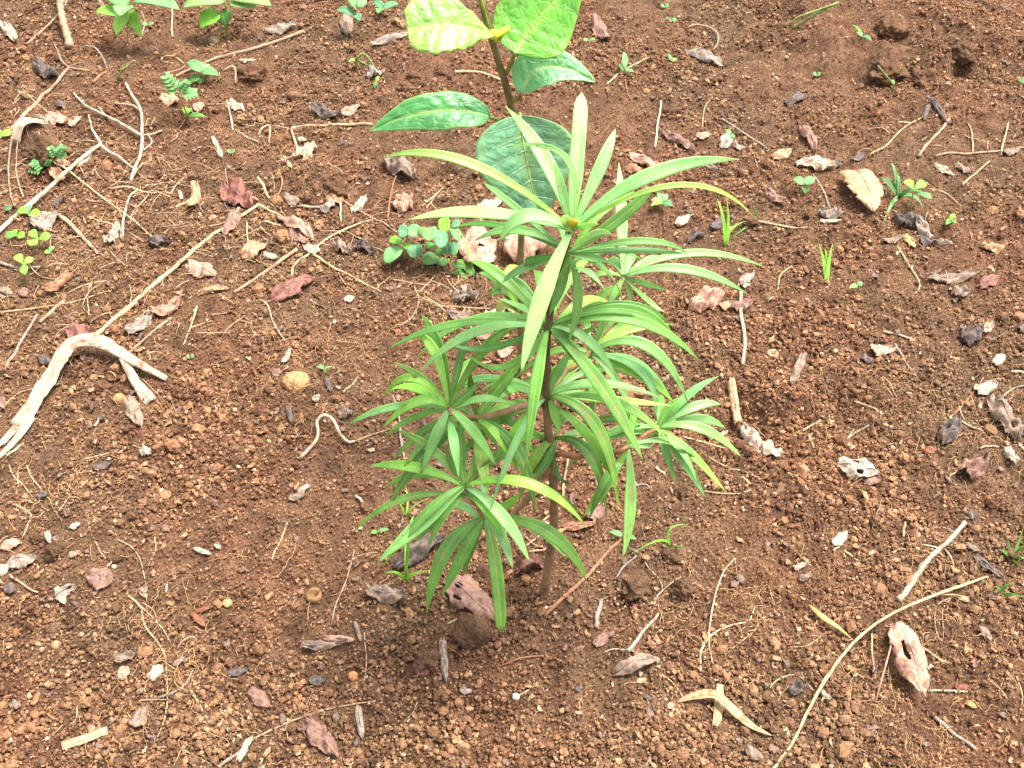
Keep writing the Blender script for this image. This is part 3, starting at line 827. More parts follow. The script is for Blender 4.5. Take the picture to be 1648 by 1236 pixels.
sd("small green seedling right of the dark leaf heap", (1530, 360), (1530, 354), [(None, (1522, 362), 9, 'leafy'), (None, (1536, 344), 9, 'bright'), (None, (1538, 360), 8, 'mint')])
sd("seedling leaf at the right edge of the bank", (1642, 140), (1644, 132), [(None, (1660, 128), 12, 'mint'), (None, (1640, 130), 7, 'leafy')])
sd("wilted pale seedling over a white scrap on the open soil at right", (1386, 470), (1380, 460), [(None, (1366, 464), 8, 'pale'), (None, (1388, 454), 9, 'mint')])
sd("small seedling leaf over the white petal-like scrap", (1176, 224), (1174, 218), [(None, (1182, 222), 9, 'mint'), (None, (1170, 208), 9, 'mint')])
sd("green seedling with three round leaves, uppermost at the left edge", (52, 352), (46, 344), [(None, (28, 338), 14, 'bright'), (None, (46, 330), 14, 'mint'), (None, (64, 346), 16, 'bright')], prof=prof_obov)
sd("broken clover-like seedling low at the left edge", (34, 384), (26, 380), [(None, (8, 380), 14, 'leafy'), (None, (40, 380), 14, 'bright'), (None, (22, 370), 12, 'bright')], prof=prof_obov)
sd("three-leaved seedling below the pale leaf at left", (66, 400), (62, 386), [(None, (48, 372), 15, 'bright'), (None, (82, 380), 17, 'bright'), (None, (48, 396), 17, 'bright')], prof=prof_obov)
sd("seedling leaf beside a red scrap at left", (80, 412), (80, 408), [(None, (86, 396), 11, 'mint'), (None, (72, 404), 8, 'yellow')], prof=prof_obov)
sd("lowest three-leaved seedling at left with one yellow leaf", (40, 438), (38, 426), [(None, (26, 410), 15, 'bright'), (None, (54, 416), 13, 'yellow'), (None, (41, 442), 14, 'bright')], prof=prof_obov)
sd("round green leaf of a seedling at the left edge under straw", (12, 340), (10, 338), [((8, 336), (18, 336), 12, 'blue')], prof=prof_round)
sd("yellow-green leaf bud at the left end of the thick forked twig", (8, 222), (8, 218), [((2, 218), (20, 214), 14, 'yellow'), ((4, 220), (-8, 214), 14, 'yellow')], prof=prof_round)
sd("tiny feathery sprout on the open soil left of the sapling", (524, 604), (522, 594), [(None, (508, 590), 4, 'mint'), (None, (514, 586), 4, 'mint'), (None, (534, 590), 4, 'mint'), (None, (524, 600), 4, 'leafy')])
sd("low green sprout left of the lowest strap leaves", (610, 858), (608, 856), [(None, (596, 858), 7, 'leafy'), (None, (626, 852), 7, 'mint')])
sd("pale green seedling leaves behind the hanging strap leaf, right of the stem", (1004, 868), (1002, 862), [(None, (980, 856), 9, 'mint'), (None, (1024, 868), 9, 'mint')])

def grass(label, foot, blades, group=None, name="grass_tuft", w=5, c='bright'):
    F = gp(*foot)
    root = empty(name, F)
    tag(root, label, "grass", group)
    for m, t in blades:
        T = at_z(t[0], t[1], F[2] + .03); T = at_y(t[0], t[1], F[1] + float(np.clip(T[1] - F[1], -.04, .05)))
        if T[2] < hs(T[0], T[1]): T = gp(t[0], t[1], .003)
        M = at_y(m[0], m[1], (F[1] + T[1]) / 2)
        leaf(root, F, F - (0, 0, .003), M, T, w * mpp(F), G(c), prof=prof_grass, mat=M_SOFT, n=10, nv=5, cup=.4, name="blade", nb=(.2, -.6, .8))
    return root
grass("upright yellow-green grass sprout right of the strap leaves, left of two", (1168, 398), [((1163, 350), (1154, 320)), ((1172, 360), (1170, 324)), ((1174, 372), (1200, 356)), ((1166, 372), (1162, 346))], w=6)
grass("green grass shoots spreading right of the upright sprout", (1214, 354), [((1200, 366), (1178, 382)), ((1216, 340), (1212, 332)), ((1222, 350), (1226, 346))], w=4, c='leafy')
grass("upright grass sprout alone on the open soil at right", (1330, 454), [((1333, 425), (1340, 392)), ((1326, 425), (1318, 392)), ((1330, 430), (1328, 400))], w=8)
grass("grassy tuft with drooping blades beside the tan triangular leaf", (1446, 316), [((1436, 296), (1424, 284)), ((1424, 290), (1418, 292)), ((1440, 276), (1432, 262)), ((1434, 330), (1420, 362)), ((1446, 290), (1444, 282)), ((1470, 316), (1486, 340)), ((1468, 306), (1500, 318))], w=7, c='mint')
grass("small grass sprout beside the grey leaf under the lowest strap leaves", (652, 936), [((653, 900), (651, 862)), ((640, 922), (616, 924)), ((664, 924), (692, 918)), ((660, 850), (668, 836))], w=5)
grass("thin grass sprout bending left, right of the hanging strap leaf", (1080, 880), [((1060, 870), (1010, 896)), ((1078, 852), (1108, 844)), ((1090, 880), (1104, 882))], w=4)
grass("grass tuft at the right edge", (1628, 898), [((1636, 880), (1646, 852)), ((1624, 884), (1622, 866)), ((1640, 896), (1654, 904)), ((1634, 906), (1650, 914)), ((1618, 890), (1608, 884)), ((1640, 884), (1656, 876))], w=6, c='leafy')
grass("flat grass sprout at the right edge, below the tuft", (1604, 958), [((1614, 946), (1632, 938)), ((1622, 956), (1650, 962)), ((1608, 950), (1602, 944))], w=7, c='leafy')
grass("thin grass blades rising beside the lower left strap leaves", (652, 832), [((664, 816), (690, 802)), ((656, 806), (652, 780)), ((646, 814), (640, 806))], w=3, c='yellow')
# ---------------------------------------------------------------- litter: colours of dry matter
DRY = {'grey': rgb(134, 114, 98), 'dark': rgb(92, 80, 74), 'pale': rgb(184, 164, 138), 'white': rgb(168, 154, 136), 'tan': rgb(184, 146, 110), 'pink': rgb(180, 138, 116),
       'red': rgb(126, 82, 70), 'brown': rgb(150, 106, 76), 'purple': rgb(132, 100, 86), 'straw': rgb(194, 170, 126), 'bark': rgb(176, 161, 138), 'rust': rgb(132, 80, 58),
       'twig': rgb(160, 134, 108), 'greytwig': rgb(148, 134, 122), 'ash': rgb(150, 135, 120), 'gold': rgb(170, 142, 88), 'root': rgb(186, 156, 122)}
def dcol(c):
    return DRY[c] * rng.uniform(.9, 1.08)

def dead(label, a, b, w, c, curl=None, bend=None, hole=0, tip=1.0, base=.35, rag=.14, wr=1.0, lift=0.0, rib=None, stalk=0, flip=False, pet=None, asym=0.0, tilt=0.0):
    """dry leaf from pixel a (stalk end) to pixel b (tip), w pixels broad; curl rolls the sides, bend arches the length"""
    A, B = gp(*a), gp(*b)
    L = np.linalg.norm((B - A)[:2]); ctr = (A + B) / 2
    u_ = nrm(np.array((*(B - A)[:2], 0))); v_ = np.array((-u_[1], u_[0], 0))
    # metres across, allowing for the slant at which the ground is seen
    W = w * mpp(ctr) / max(.62, math.sqrt(1 - .45 * v_[1] ** 2))
    if curl is None: curl = rng.uniform(.7, 1.7) * rng.choice((-1, 1), p=(.6, .4))
    if bend is None: bend = rng.uniform(-.9, .6)
    big = max(L, W) > .045
    nu, nv = (19, 13) if big else (12, 8)
    u = np.linspace(-1, 1, nu); v = np.linspace(-1, 1, nv)
    t = (u + 1) / 2
    prof = np.clip(np.sin(math.pi * np.clip(t, .0, 1) ** (.75)) ** .7, base * (1 - t) + .06, 1)
    if tip < 1: prof = np.where(t > .75, np.maximum(prof, tip), prof)
    ph = rng.uniform(0, 6, 8)
    U, V = np.meshgrid(u, v, indexing='ij')
    rg = 1 + rag * (np.sin(U * 7 + ph[0] + V) + .7 * np.sin(U * 17 + ph[1] + 2 * V) + .5 * np.sin(U * 31 + ph[2])) * np.abs(V) * .6
    hw = W / 2 * prof[:, None] * rg * (1 + asym * V)
    ang = curl * V * prof[:, None]
    cc = curl if abs(curl) > .05 else .05
    y = np.sin(ang) / cc * (W / 2) * rg
    z = (1 - np.cos(ang)) / cc * (W / 2)
    z = z + bend * (L / 2) * (U ** 2) * .5 + tilt * y
    amp = wr * min(L, W) * .062
    z = z + amp * (np.sin(U * 5 + V * 3 + ph[3]) + .8 * np.sin(V * 6 - U * 4 + ph[4]) + .6 * np.sin(U * 11 + V * 7 + ph[5]) + .12 * rng.normal(size=U.shape))
    z = z + amp * 1.6 * (np.abs(np.sin(V * 2 + U * 6 + ph[6])) - .5) * np.abs(V)
    x = U * (L / 2) * (1 + .05 * np.sin(V * 4 + ph[7]))
    if flip: z = -z
    P = ctr[None, None] * np.array((1, 1, 0)) + x[..., None] * u_ + y[..., None] * v_
    g = hs(P[..., 0], P[..., 1])
    low = np.percentile(z, 8)
    P[..., 2] = g * .65 + ctr[2] * .35 + .0045 + lift + (z - low)
    P[..., 2] = np.maximum(P[..., 2], g - .004)
    skip = None
    if hole:
        skip = np.zeros((nu - 1, nv - 1), bool)
        hr = np.random.default_rng(int(a[0] * 7 + a[1]))
        for _ in range(hole):
            i, j = hr.integers(3, nu - 5), hr.integers(2, nv - 4)
            skip[i:i + hr.integers(1, 4), j:j + hr.integers(1, 3)] = True
    if big:      # bite marks in the margin
        if skip is None: skip = np.zeros((nu - 1, nv - 1), bool)
        for _ in range(int(rng.integers(1, 4))):
            i = rng.integers(2, nu - 3); j = 0 if rng.random() < .5 else nv - 2
            skip[i:i + rng.integers(1, 3), j] = True
    vv, ff = thick_grid(P, .00045, skip)
    O = np.array((ctr[0], ctr[1], ctr[2]))
    occupy(P)
    col = dcol(c)
    if rib is None: rib = big
    if not rib:
        o = mesh_obj("dead_leaf", vv, ff, M_DEAD, None, O, col)
        return tag(o, label, "dead leaf")
    root = empty("dead_leaf", O)
    tag(root, label, "dead leaf")
    mesh_obj("blade", vv, ff, M_DEAD, root, O, col)
    c0 = nv // 2
    rp = P[:, c0].copy(); rp[:, 2] += .0006
    if stalk:
        e = rp[0] - u_ * stalk * mpp(ctr); e[2] = float(hs(e[0], e[1])) + .004
        if pet is not None: e = gp(*pet, .004)
        rp = np.vstack([e, (e + rp[0]) / 2 + (0, 0, .002), rp])
    tv, tf = tube(rp, np.linspace(.0013, .0005, len(rp)) * (1.3 if W > .06 else 1), 5)
    mesh_obj("midrib", tv, tf, M_TWIG, root, O, col * .8 + .05)
    return root

def stick_path(pts, r, lift=0.0, n=None):
    P = [gp(*p[:2], r * .5 + .0026 + (p[2] if len(p) > 2 else 0)) for p in pts]
    Ltot = sum(np.linalg.norm(P[i + 1] - P[i]) for i in range(len(P) - 1))
    n = n or int(np.clip(Ltot / .008, 8, 60))
    q = catmull(P, n)
    q[:, 2] += lift * np.sin(np.linspace(0, math.pi, n))
    k = rng.uniform(0, 6)
    side = nrm(np.cross(q[-1] - q[0], (0, 0, 1.0)))
    q += side * (np.sin(np.linspace(0, 9, n) + k) * r * .35 + rng.normal(0, r * .10, n))[:, None]
    q[:, 2] = np.maximum(q[:, 2], hs(q[:, 0], q[:, 1]) + r * .45 + .0024)
    return q

def tube_attr(q, sides):
    cum = np.concatenate([[0], np.cumsum(np.linalg.norm(np.diff(q, axis=0), axis=1))])
    return np.array([(cum[i] * 9.0, -1 + 2.0 * abs(2 * k / sides - 1), 0) for i in range(len(q)) for k in range(sides)])

def stick(label, pts, rp, c, lift=0.0, taper=.65, branches=(), name="twig", cat="twig", sides=7, flat=1.0, knots=True, group=None):
    """dry stick along pixels; rp radius in pixels; branches: (pts, radius px)"""
    O = gp(*pts[0][:2])
    sc = mpp(gp(*pts[len(pts) // 2][:2]))
    r = rp * sc * .84
    q = stick_path(pts, r, lift)
    occupy(q)
    n = len(q)
    rad = r * np.linspace(1, taper, n) * ((1 + .22 * np.sin(np.linspace(0, rng.uniform(6, 16), n) + rng.uniform(0, 6)) ** 12) if knots else 1)
    col = dcol(c)
    v, f = tube(q, rad, sides, .13, flat)
    if not branches:
        o = mesh_obj(name, v, f, M_BARK, None, O, col, True, tube_attr(q, sides))
        return tag(o, label, cat, group)
    root = empty(name, O)
    tag(root, label, cat, group)
    mesh_obj("main_stalk", v, f, M_BARK, root, O, col, True, tube_attr(q, sides))
    for bp, br in branches:
        qb = stick_path(bp, br * sc, lift * .5)
        occupy(qb)
        v, f = tube(qb, br * sc * np.linspace(1, .5, len(qb)), 6, .07)
        mesh_obj("side_stalk", v, f, M_BARK, root, O, col * rng.uniform(.92, 1.05), True, tube_attr(qb, 6))
    return root

def strip(label, pts, w0, w1, c, lift=.004, curl=.5, name="leaf_strip", cat="leaf strip", parent=None, O=None, twist=0.0, mat=None, taper_both=False, tag_it=True, th=.0012):
    """flat dry strip along pixels"""
    P = [gp(*p[:2], .005 + (p[2] if len(p) > 2 else 0)) for p in pts]
    n = int(np.clip(sum(np.linalg.norm(P[i + 1] - P[i]) for i in range(len(P) - 1)) / .007, 8, 48))
    q = catmull(P, n)
    q[:, 2] += lift * np.sin(np.linspace(0, math.pi, n))
    sc = mpp(q[n // 2])
    nv = 13
    gro = rng.normal(0, .10, nv); rag = rng.normal(0, .05, (n, 2))
    t = np.linspace(0, 1, n)
    hw = (w0 + (w1 - w0) * t) * sc / 2
    if taper_both: hw = hw * np.clip(np.sin(math.pi * np.clip(t, .02, .98)) ** .6, .1, 1)
    T = np.gradient(q, axis=0); T /= np.linalg.norm(T, axis=1, keepdims=True)
    S = np.zeros((n, nv, 3)); A = np.zeros((n, nv, 3))
    for i in range(n):
        sd_ = nrm(np.cross(T[i], (0, -.25, 1.0))); up = np.cross(sd_, T[i])
        a = twist * t[i]
        sd_, up = sd_ * math.cos(a) + up * math.sin(a), up * math.cos(a) - sd_ * math.sin(a)
        for j in range(nv):
            vv = -1 + 2 * j / (nv - 1)
            S[i, j] = q[i] + sd_ * vv * hw[i] * (1 + .06 * math.sin(i * .7 + j) + rag[i, int(vv > 0)] * abs(vv)) + up * hw[i] * (curl * (1 - vv * vv) + gro[j] + .03 * math.sin(j * 2.6 + i * .3))
            A[i, j] = (t[i], vv, 0)
    S[..., 2] = np.maximum(S[..., 2], hs(S[..., 0], S[..., 1]) + .002)
    occupy(S)
    v, f = thick_grid(S, th)
    OO = np.array(P[0]) if O is None else O
    o = mesh_obj(name, v, f, mat or M_BARK, parent, OO, dcol(c), True, np.concatenate([A.reshape(-1, 3)] * 2))
    return tag(o, label, cat) if tag_it else o

def clod(label, x, y, wpx, hpx, c=None, name="soil_clod", cat="soil clod", sink=.5, rough=.42, seed=1, mat=None):
    """a lump of earth or a stone"""
    import bmesh
    p = gp(x, y)
    s = mpp(p)
    bm = bmesh.new()
    bmesh.ops.create_icosphere(bm, subdivisions=5 if wpx > 30 else 4, radius=1.0)
    V = np.array([v.co[:] for v in bm.verts]); F = [[v.index for v in f.verts] for f in bm.faces]
    bm.free()
    d = seed * 3.3
    def tri(f, fn):
        a, b_, c_ = V[:, 0] * f + d, V[:, 1] * f + d, V[:, 2] * f + d
        w = np.abs(V) ** 3; w /= w.sum(1, keepdims=True)
        return fn(a, b_) * w[:, 2] + fn(b_, c_) * w[:, 0] + fn(c_, a) * w[:, 1]
    k = 1 + rough * 1.5 * tri(1.2, lambda a, b_: pn(a, b_, 10)) + rough * .8 * tri(3.7, lambda a, b_: pn(a, b_, 11)) + rough * .5 * tri(9, lambda a, b_: pn(a, b_, 12))
    if c is None:
        k = k + .55 * tri(1.0, lambda a, b_: worley_bumps(a, b_, .30, 40 + seed, .8)) + .5 * tri(1.0, lambda a, b_: worley_bumps(a, b_, .13, 60 + seed, .8))
    V = V * k[:, None] * np.array((wpx * s / 2, wpx * s / 2 * .9, hpx * s / 2 * 1.05))
    q = p + np.array((0, hpx * s * .2, 0))
    q[2] = hs(q[0], q[1]) + hpx * s / 2 * (1 - 2 * sink) + .002
    V += q
    if c is not None: occupy(V)
    o = mesh_obj(name, V, F, mat or (M_CLOD if c is None else M_TWIG), None, p, None if c is None else c)
    return tag(o, label, cat)
M_CLOD = M_SOIL
# ---------------------------------------------------------------- dry leaves, one by one
D = dead
# upper left
D("crumpled pale leaf tinged green at the left edge near the top", (10, 44), (28, 74), 24, 'ash', curl=-1.2, wr=1.6)
D("charcoal crumpled leaf left of the thick forked twig", (60, 108), (96, 132), 30, 'dark', curl=-1.3, wr=1.8)
D("tan leaf scrap lying under the thick forked twig", (82, 190), (108, 206), 26, 'pink', curl=-.5)
D("small grey leaf scrap beside the tan one under the thick twig", (58, 190), (80, 204), 12, 'grey', curl=-1.0)
D("pale grey leaf piece right of the tan scrap at upper left", (112, 206), (132, 192), 14, 'ash', curl=-1.4)
D("dark scrap below the charcoal leaf at upper left", (92, 168), (108, 176), 14, 'dark')
D("pale curled leaf between the feathery seedling and the forked branch", (122, 272), (152, 248), 22, 'pale', curl=-1.3)
D("pinkish leaf fold above the pale forked branch", (92, 264), (114, 272), 18, 'pink', curl=1.2)
D("brown leaf fold below the feathery seedlings", (84, 278), (106, 296), 20, 'tan', curl=1.4)
D("broad grey tan leaf under the seedlings at left", (52, 362), (100, 352), 42, 'ash', curl=-.6, wr=.7)
D("black curled scrap beside the pale forked branch", (92, 338), (108, 322), 14, 'dark', curl=1.6, wr=1.5)
D("chalky white crumpled lump at left", (174, 398), (196, 372), 26, 'white', curl=-1.6, wr=2.4, rag=.3)
D("small rusty scrap below the chalky lump", (186, 404), (202, 398), 12, 'brown', wr=1.6)
D("black sooty scrap at the end of the long straw", (240, 394), (276, 396), 18, 'dark', wr=2.0)
D("tan leaf half buried behind the feathery-leaved seedling", (262, 160), (290, 172), 26, 'tan', curl=-.9)
D("pinkish leaf tip right of the feathery-leaved seedling", (312, 178), (330, 172), 16, 'pink', curl=-.8)
D("tan folded leaf on a bent stalk at upper left", (368, 168), (392, 182), 26, 'pale', curl=-1.3, bend=-.5, rib=True, stalk=12, pet=(375, 212))
D("narrow tan rolled leaf above the red one", (344, 226), (360, 262), 14, 'pale', curl=-2.0)
D("red brown crinkled leaf left of the mound", (366, 304), (406, 338), 42, 'red', curl=-.5, wr=1.5)
D("curled brown leaf standing beside a short pale stalk", (318, 308), (308, 346), 30, 'tan', curl=-2.0)
D("small white seed husk left of the red leaf", (290, 312), (294, 326), 11, 'white', curl=-1.8)
D("dull purple leaf under the long pale stick", (382, 346), (362, 384), 28, 'purple', curl=-.8)
D("grey silvery leaf rolled at the end of the tan stick", (425, 56), (478, 44), 22, 'ash', curl=-1.7, wr=1.5)
D("purple grey leaf hanging below the seedling at the top edge", (558, 28), (560, 62), 28, 'grey', curl=-1.2)
D("long grey rolled leaf left of the pale torn green leaf", (598, 76), (664, 60), 22, 'ash', curl=-1.8, bend=-.4)
D("small tan crumple on bare soil below the top edge", (632, 36), (654, 48), 12, 'tan', wr=1.8)
D("dark crumpled leaf above the long root", (506, 180), (550, 196), 24, 'dark', curl=-1.2, wr=1.7)
D("smooth pinkish leaf beside the dark crumpled one", (546, 188), (580, 174), 22, 'pink', curl=-.7)
D("white crumpled scrap under the wilted seedling", (592, 128), (616, 122), 18, 'white', wr=2.0)
D("cream crumpled leaf with two lobes below the long root", (476, 258), (510, 242), 28, 'pale', curl=-1.2, wr=2.0, rag=.3)
D("narrow cream scrap left of the two-lobed one", (458, 262), (470, 276), 14, 'straw', curl=-1.6)
D("small cream scrap at the bent end of the long root", (480, 226), (494, 230), 11, 'pale')
D("grey leaf crumpled under the tip of the left strap leaf", (624, 258), (668, 292), 38, 'grey', curl=-1.2, wr=1.8, rib=True)
D("pale pinkish leaf left of the herb clump", (636, 342), (664, 322), 34, 'pink', curl=-1.1, wr=1.7)
D("brown leaf flap on the mound edge, upper middle left", (530, 316), (552, 332), 26, 'brown', curl=-.8)
D("dark grey scrap under the mound at upper left", (458, 318), (486, 334), 18, 'grey', curl=-1.3)
D("silver grey leaf standing between twigs left of the herb", (518, 346), (540, 330), 22, 'ash', curl=-1.5, wr=1.8)
D("cream leaf with a hooked edge left of the herb", (568, 346), (590, 322), 22, 'pale', curl=-1.4, wr=1.6)
D("large pale leaf over a purple leaf, among crossing twigs", (452, 352), (504, 388), 30, 'pink', curl=-1.0, wr=1.3, rib=True)
D("purple leaf under the large pale one", (470, 376), (496, 398), 24, 'purple', curl=-.5)
D("cream leaf fragment at the twig fork", (492, 398), (516, 410), 18, 'pale', curl=-.8)
D("blue grey crumpled leaf left of the herb clump", (540, 394), (566, 412), 24, 'grey', curl=-1.3, wr=2.0)
D("grey ragged scraps beside the herb clump", (574, 400), (604, 412), 22, 'dark', wr=2.2)
D("pale flattened leaf under the straws left of centre", (388, 416), (430, 398), 28, 'tan', curl=-.6)
D("cream curl beside the flattened pale leaf", (424, 412), (448, 420), 14, 'pale', curl=-1.6)
D("pinkish brown leaf with a dark torn middle beside the long stick", (306, 430), (350, 450), 34, 'pink', curl=-.8, hole=2, rib=True)
D("brown rolled leaf under the torn pinkish one", (318, 476), (370, 468), 14, 'tan', curl=-2.0)
D("reddish purple leaf lying bare on the soil left of centre", (438, 486), (506, 452), 36, 'red', curl=-.5, wr=.9, stalk=8)
D("pale chalk-like chip right of the reddish purple leaf", (554, 486), (572, 482), 12, 'pale', curl=-.5)
# left edge
D("brown tubular leaf curled like a scroll at left", (114, 446), (78, 478), 30, 'brown', curl=-2.3, wr=.8, rib=True)
D("grey curled leaf at the left edge above the straws", (2, 466), (24, 480), 16, 'grey', curl=-1.4)
D("purple brown flat leaf beside the grey curl at left", (32, 476), (48, 470), 18, 'purple', curl=-.5)
D("white and grey leaf folded open under the long pale stick", (204, 540), (250, 512), 30, 'ash', curl=-1.0, wr=1.4, rib=True)
D("pinkish tan leaf curled behind the folded white one", (248, 512), (296, 488), 26, 'pink', curl=-1.6, wr=1.4)
D("reddish leaf at the foot of the long pale stick", (110, 536), (148, 540), 30, 'red', curl=-.8, wr=1.3)
D("tan leaf tucked under the white bark strip", (92, 578), (136, 566), 32, 'brown', curl=-.5)
D("dark bluish scrap left of the white bark strip", (66, 580), (88, 590), 18, 'dark', wr=1.6)
D("grey purple leaf hanging below the fork of the white bark strip", (206, 640), (228, 690), 28, 'grey', curl=-1.0)
D("dark purple scrap at the left edge beside the bark strip", (0, 640), (10, 662), 16, 'purple')
D("small grey leaf sliver on fine soil below the bark strip", (150, 756), (182, 748), 13, 'dark', curl=-.8)
D("white broken scrap below the grey hanging leaf", (228, 728), (246, 734), 16, 'white', wr=2.0)
D("crumpled dark bits in the roots at left", (62, 806), (80, 798), 16, 'dark', wr=2.0)
D("grey arched leaf at the left edge, lower left", (14, 910), (62, 904), 28, 'ash', curl=-1.3, bend=-.8, rib=True)
D("pale grey leaf cut by the left edge", (-8, 926), (18, 914), 24, 'pale', curl=-.7)
D("dark bluish leaf corner below the arched leaf at left", (12, 946), (28, 956), 16, 'dark', curl=-.6)
D("long tan scrap at the left edge above the arched leaf", (2, 884), (38, 876), 18, 'pink', curl=-1.2)
D("tiny white petal-like scrap on fine soil at left", (114, 852), (132, 846), 12, 'white', curl=-1.0)
D("white upright chip between clods at left", (76, 858), (84, 878), 11, 'pale', curl=-1.0)
D("grey scrap beside the white upright chip", (90, 866), (98, 880), 10, 'grey')
D("small pinkish three-pointed scrap below the chips at left", (114, 900), (132, 892), 12, 'pink', wr=1.6)
D("flat purple brown leaf pressed into the soil at lower left", (146, 926), (186, 942), 30, 'purple', curl=-.3, wr=.6)
D("pale lacy leaf fragment at lower left", (90, 966), (124, 944), 20, 'ash', curl=-1.0, hole=2, rib=True)
D("cream leaf fragment joined below the lacy one", (92, 948), (108, 976), 14, 'pale', curl=-.9)
D("small grey lump of leaf at the head of the pale root", (226, 956), (240, 952), 16, 'grey', wr=1.8)
D("thin white curled shaving on open soil at left", (312, 884), (342, 896), 9, 'white', curl=-1.2)
D("white chip beside the curled shaving", (346, 878), (356, 886), 9, 'white')
D("tiny upright white peg on the open soil at lower left", (270, 942), (269, 958), 6, 'white', curl=-1.5)
D("red brown leaf piece with a bent tip, lower left", (308, 988), (332, 1012), 12, 'rust', curl=-1.2)
D("rusty sliver joined to the bent red piece", (312, 988), (350, 976), 7, 'rust', curl=-1.0)
D("grey brown leaf beside the pale root, lower left", (186, 1068), (222, 1056), 18, 'grey', wr=1.6)
D("tan pebble-like leaf scrap left of the pale root", (192, 1088), (212, 1082), 22, 'pink', curl=-.8)
D("pale crumpled leaf touching the pale root", (242, 1096), (264, 1074), 24, 'pale', curl=-1.0, wr=1.6)
D("blue grey sliver right of the pale root", (280, 1074), (300, 1060), 10, 'grey', curl=-.8)
D("grey two-lobed leaf at lower left", (214, 1172), (240, 1140), 26, 'grey', curl=-.7)
D("dark folded chip on open soil at the bottom left", (368, 1086), (402, 1080), 14, 'dark', curl=-1.2)
D("brown bark-like scrap near the pale flat chip", (54, 1138), (66, 1116), 14, 'brown', curl=-1.4)
D("grey pebble-like scrap at the lower left edge", (20, 1134), (36, 1140), 14, 'grey', curl=-1.0)
D("white splintered husk at the bottom edge left of centre", (384, 1228), (408, 1186), 16, 'white', curl=-1.2, rag=.3)
D("purple leaf with a brown top edge at the bottom left of centre", (404, 1112), (434, 1142), 24, 'purple', curl=-.9)
# bottom middle
D("grey purple leaf curled like a tube left of the sapling foot", (592, 954), (658, 970), 36, 'grey', curl=-1.6, wr=1.5, rib=True)
D("dark grey leaf twisted under the lowest strap leaves", (636, 918), (716, 868), 36, 'dark', curl=-1.4, wr=1.7, rib=True)
D("mauve flat leaf with small holes beside the big round clod", (722, 934), (796, 1002), 48, 'purple', curl=-.35, wr=.6, hole=2, lift=.002)
D("dark hollow leaf curled open beside the stem foot", (828, 922), (876, 912), 38, 'red', curl=1.9, wr=1.3, rib=True)
D("torn grey leaf standing left of the round clod", (712, 1032), (718, 1100), 20, 'ash', curl=-1.6, wr=1.8, rib=True)
D("row of frayed mauve leaf bits left of the sapling foot", (488, 1046), (560, 1038), 16, 'grey', curl=-1.2, wr=2.0)
D("tan rolled leaf behind the frayed mauve bits", (522, 1030), (572, 1034), 14, 'pink', curl=-1.8)
D("grey brown leaf twisted upright behind the frayed bits", (572, 1004), (582, 1036), 12, 'grey', curl=-1.6)
D("mauve brown crumpled leaf below the thin bottom twig", (492, 1162), (544, 1222), 36, 'purple', curl=-1.1, wr=1.8, rib=True)
D("pale grey leaf rolled in a tube below the thin bottom twig", (576, 1138), (584, 1192), 22, 'ash', curl=-2.0, wr=.8, rib=True)
D("dark smudged leaf scrap left of centre near the bottom", (498, 1098), (528, 1096), 16, 'dark', curl=-.8)
D("dark red leaf half buried below the standing grey leaf", (668, 1070), (690, 1090), 18, 'red', curl=-.6)
D("small pale grey leaf on open soil below the round clod", (740, 1112), (760, 1116), 10, 'ash', curl=-.8)
D("purple leaf scrap right of the sapling foot", (956, 1042), (980, 1022), 20, 'purple', curl=-.8)
D("dark mauve leaf arched like a slug right of the sapling foot", (986, 1086), (1058, 1062), 24, 'grey', curl=-1.3, bend=-1.2, rib=True)
D("small black chip below the slug-like leaf", (1036, 1122), (1052, 1130), 10, 'dark')
D("tiny dark chip on open soil below the stem", (926, 1108), (934, 1116), 9, 'dark')
D("maroon leaf scrap behind the hanging strap leaves, right of stem", (944, 838), (976, 822), 22, 'purple', curl=-1.2)
D("brown fallen leaf lying behind the stem right of its foot", (904, 850), (958, 846), 14, 'brown', curl=-1.2)
D("brown leaf glimpsed behind the left strap leaves", (798, 742), (822, 762), 22, 'red', curl=-1.0)
D("grey leaf at the bottom edge right of centre", (1200, 1206), (1226, 1226), 22, 'grey', curl=-1.2)
D("grey flake below the strap-like dry leaf, bottom right of centre", (1184, 1190), (1192, 1198), 9, 'grey')
# middle, behind the sapling
D("tan leaf with a large dark hole beside the herb clump", (768, 442), (772, 372), 62, 'pink', curl=-.5, wr=.7, hole=1, lift=.012, tilt=.1)
D("big pinkish grey leaf arched behind the thin upright stem", (812, 408), (884, 402), 62, 'pink', curl=-1.3, wr=.6, lift=.010)
D("pale leaf over the soil behind the left strap leaves", (770, 338), (812, 328), 22, 'pale', curl=-.9)
D("pale square leaf piece under the saplings", (782, 518), (812, 502), 26, 'pale', curl=-.5)
D("grey lacy litter left of the pale square piece", (730, 488), (770, 480), 22, 'ash', wr=2.2, hole=2)
D("dark grey leaf under the thin stick behind the saplings", (722, 508), (762, 516), 18, 'grey', curl=-.9)
D("pinkish leaf below the pale square piece", (756, 522), (790, 522), 14, 'pink', curl=-.8)
D("purple tinted leaf low behind the saplings", (764, 544), (796, 536), 20, 'purple', curl=-.6)
D("white grey leaf glimpsed between the stems", (816, 502), (834, 496), 22, 'ash', curl=-.9)
D("tan leaf glimpsed between strap leaves left of the stem", (800, 572), (826, 566), 24, 'pink', curl=-.6)
D("pale stone-like leaf right of the herb, on bare soil", (742, 468), (754, 464), 14, 'pink', curl=-1.2)
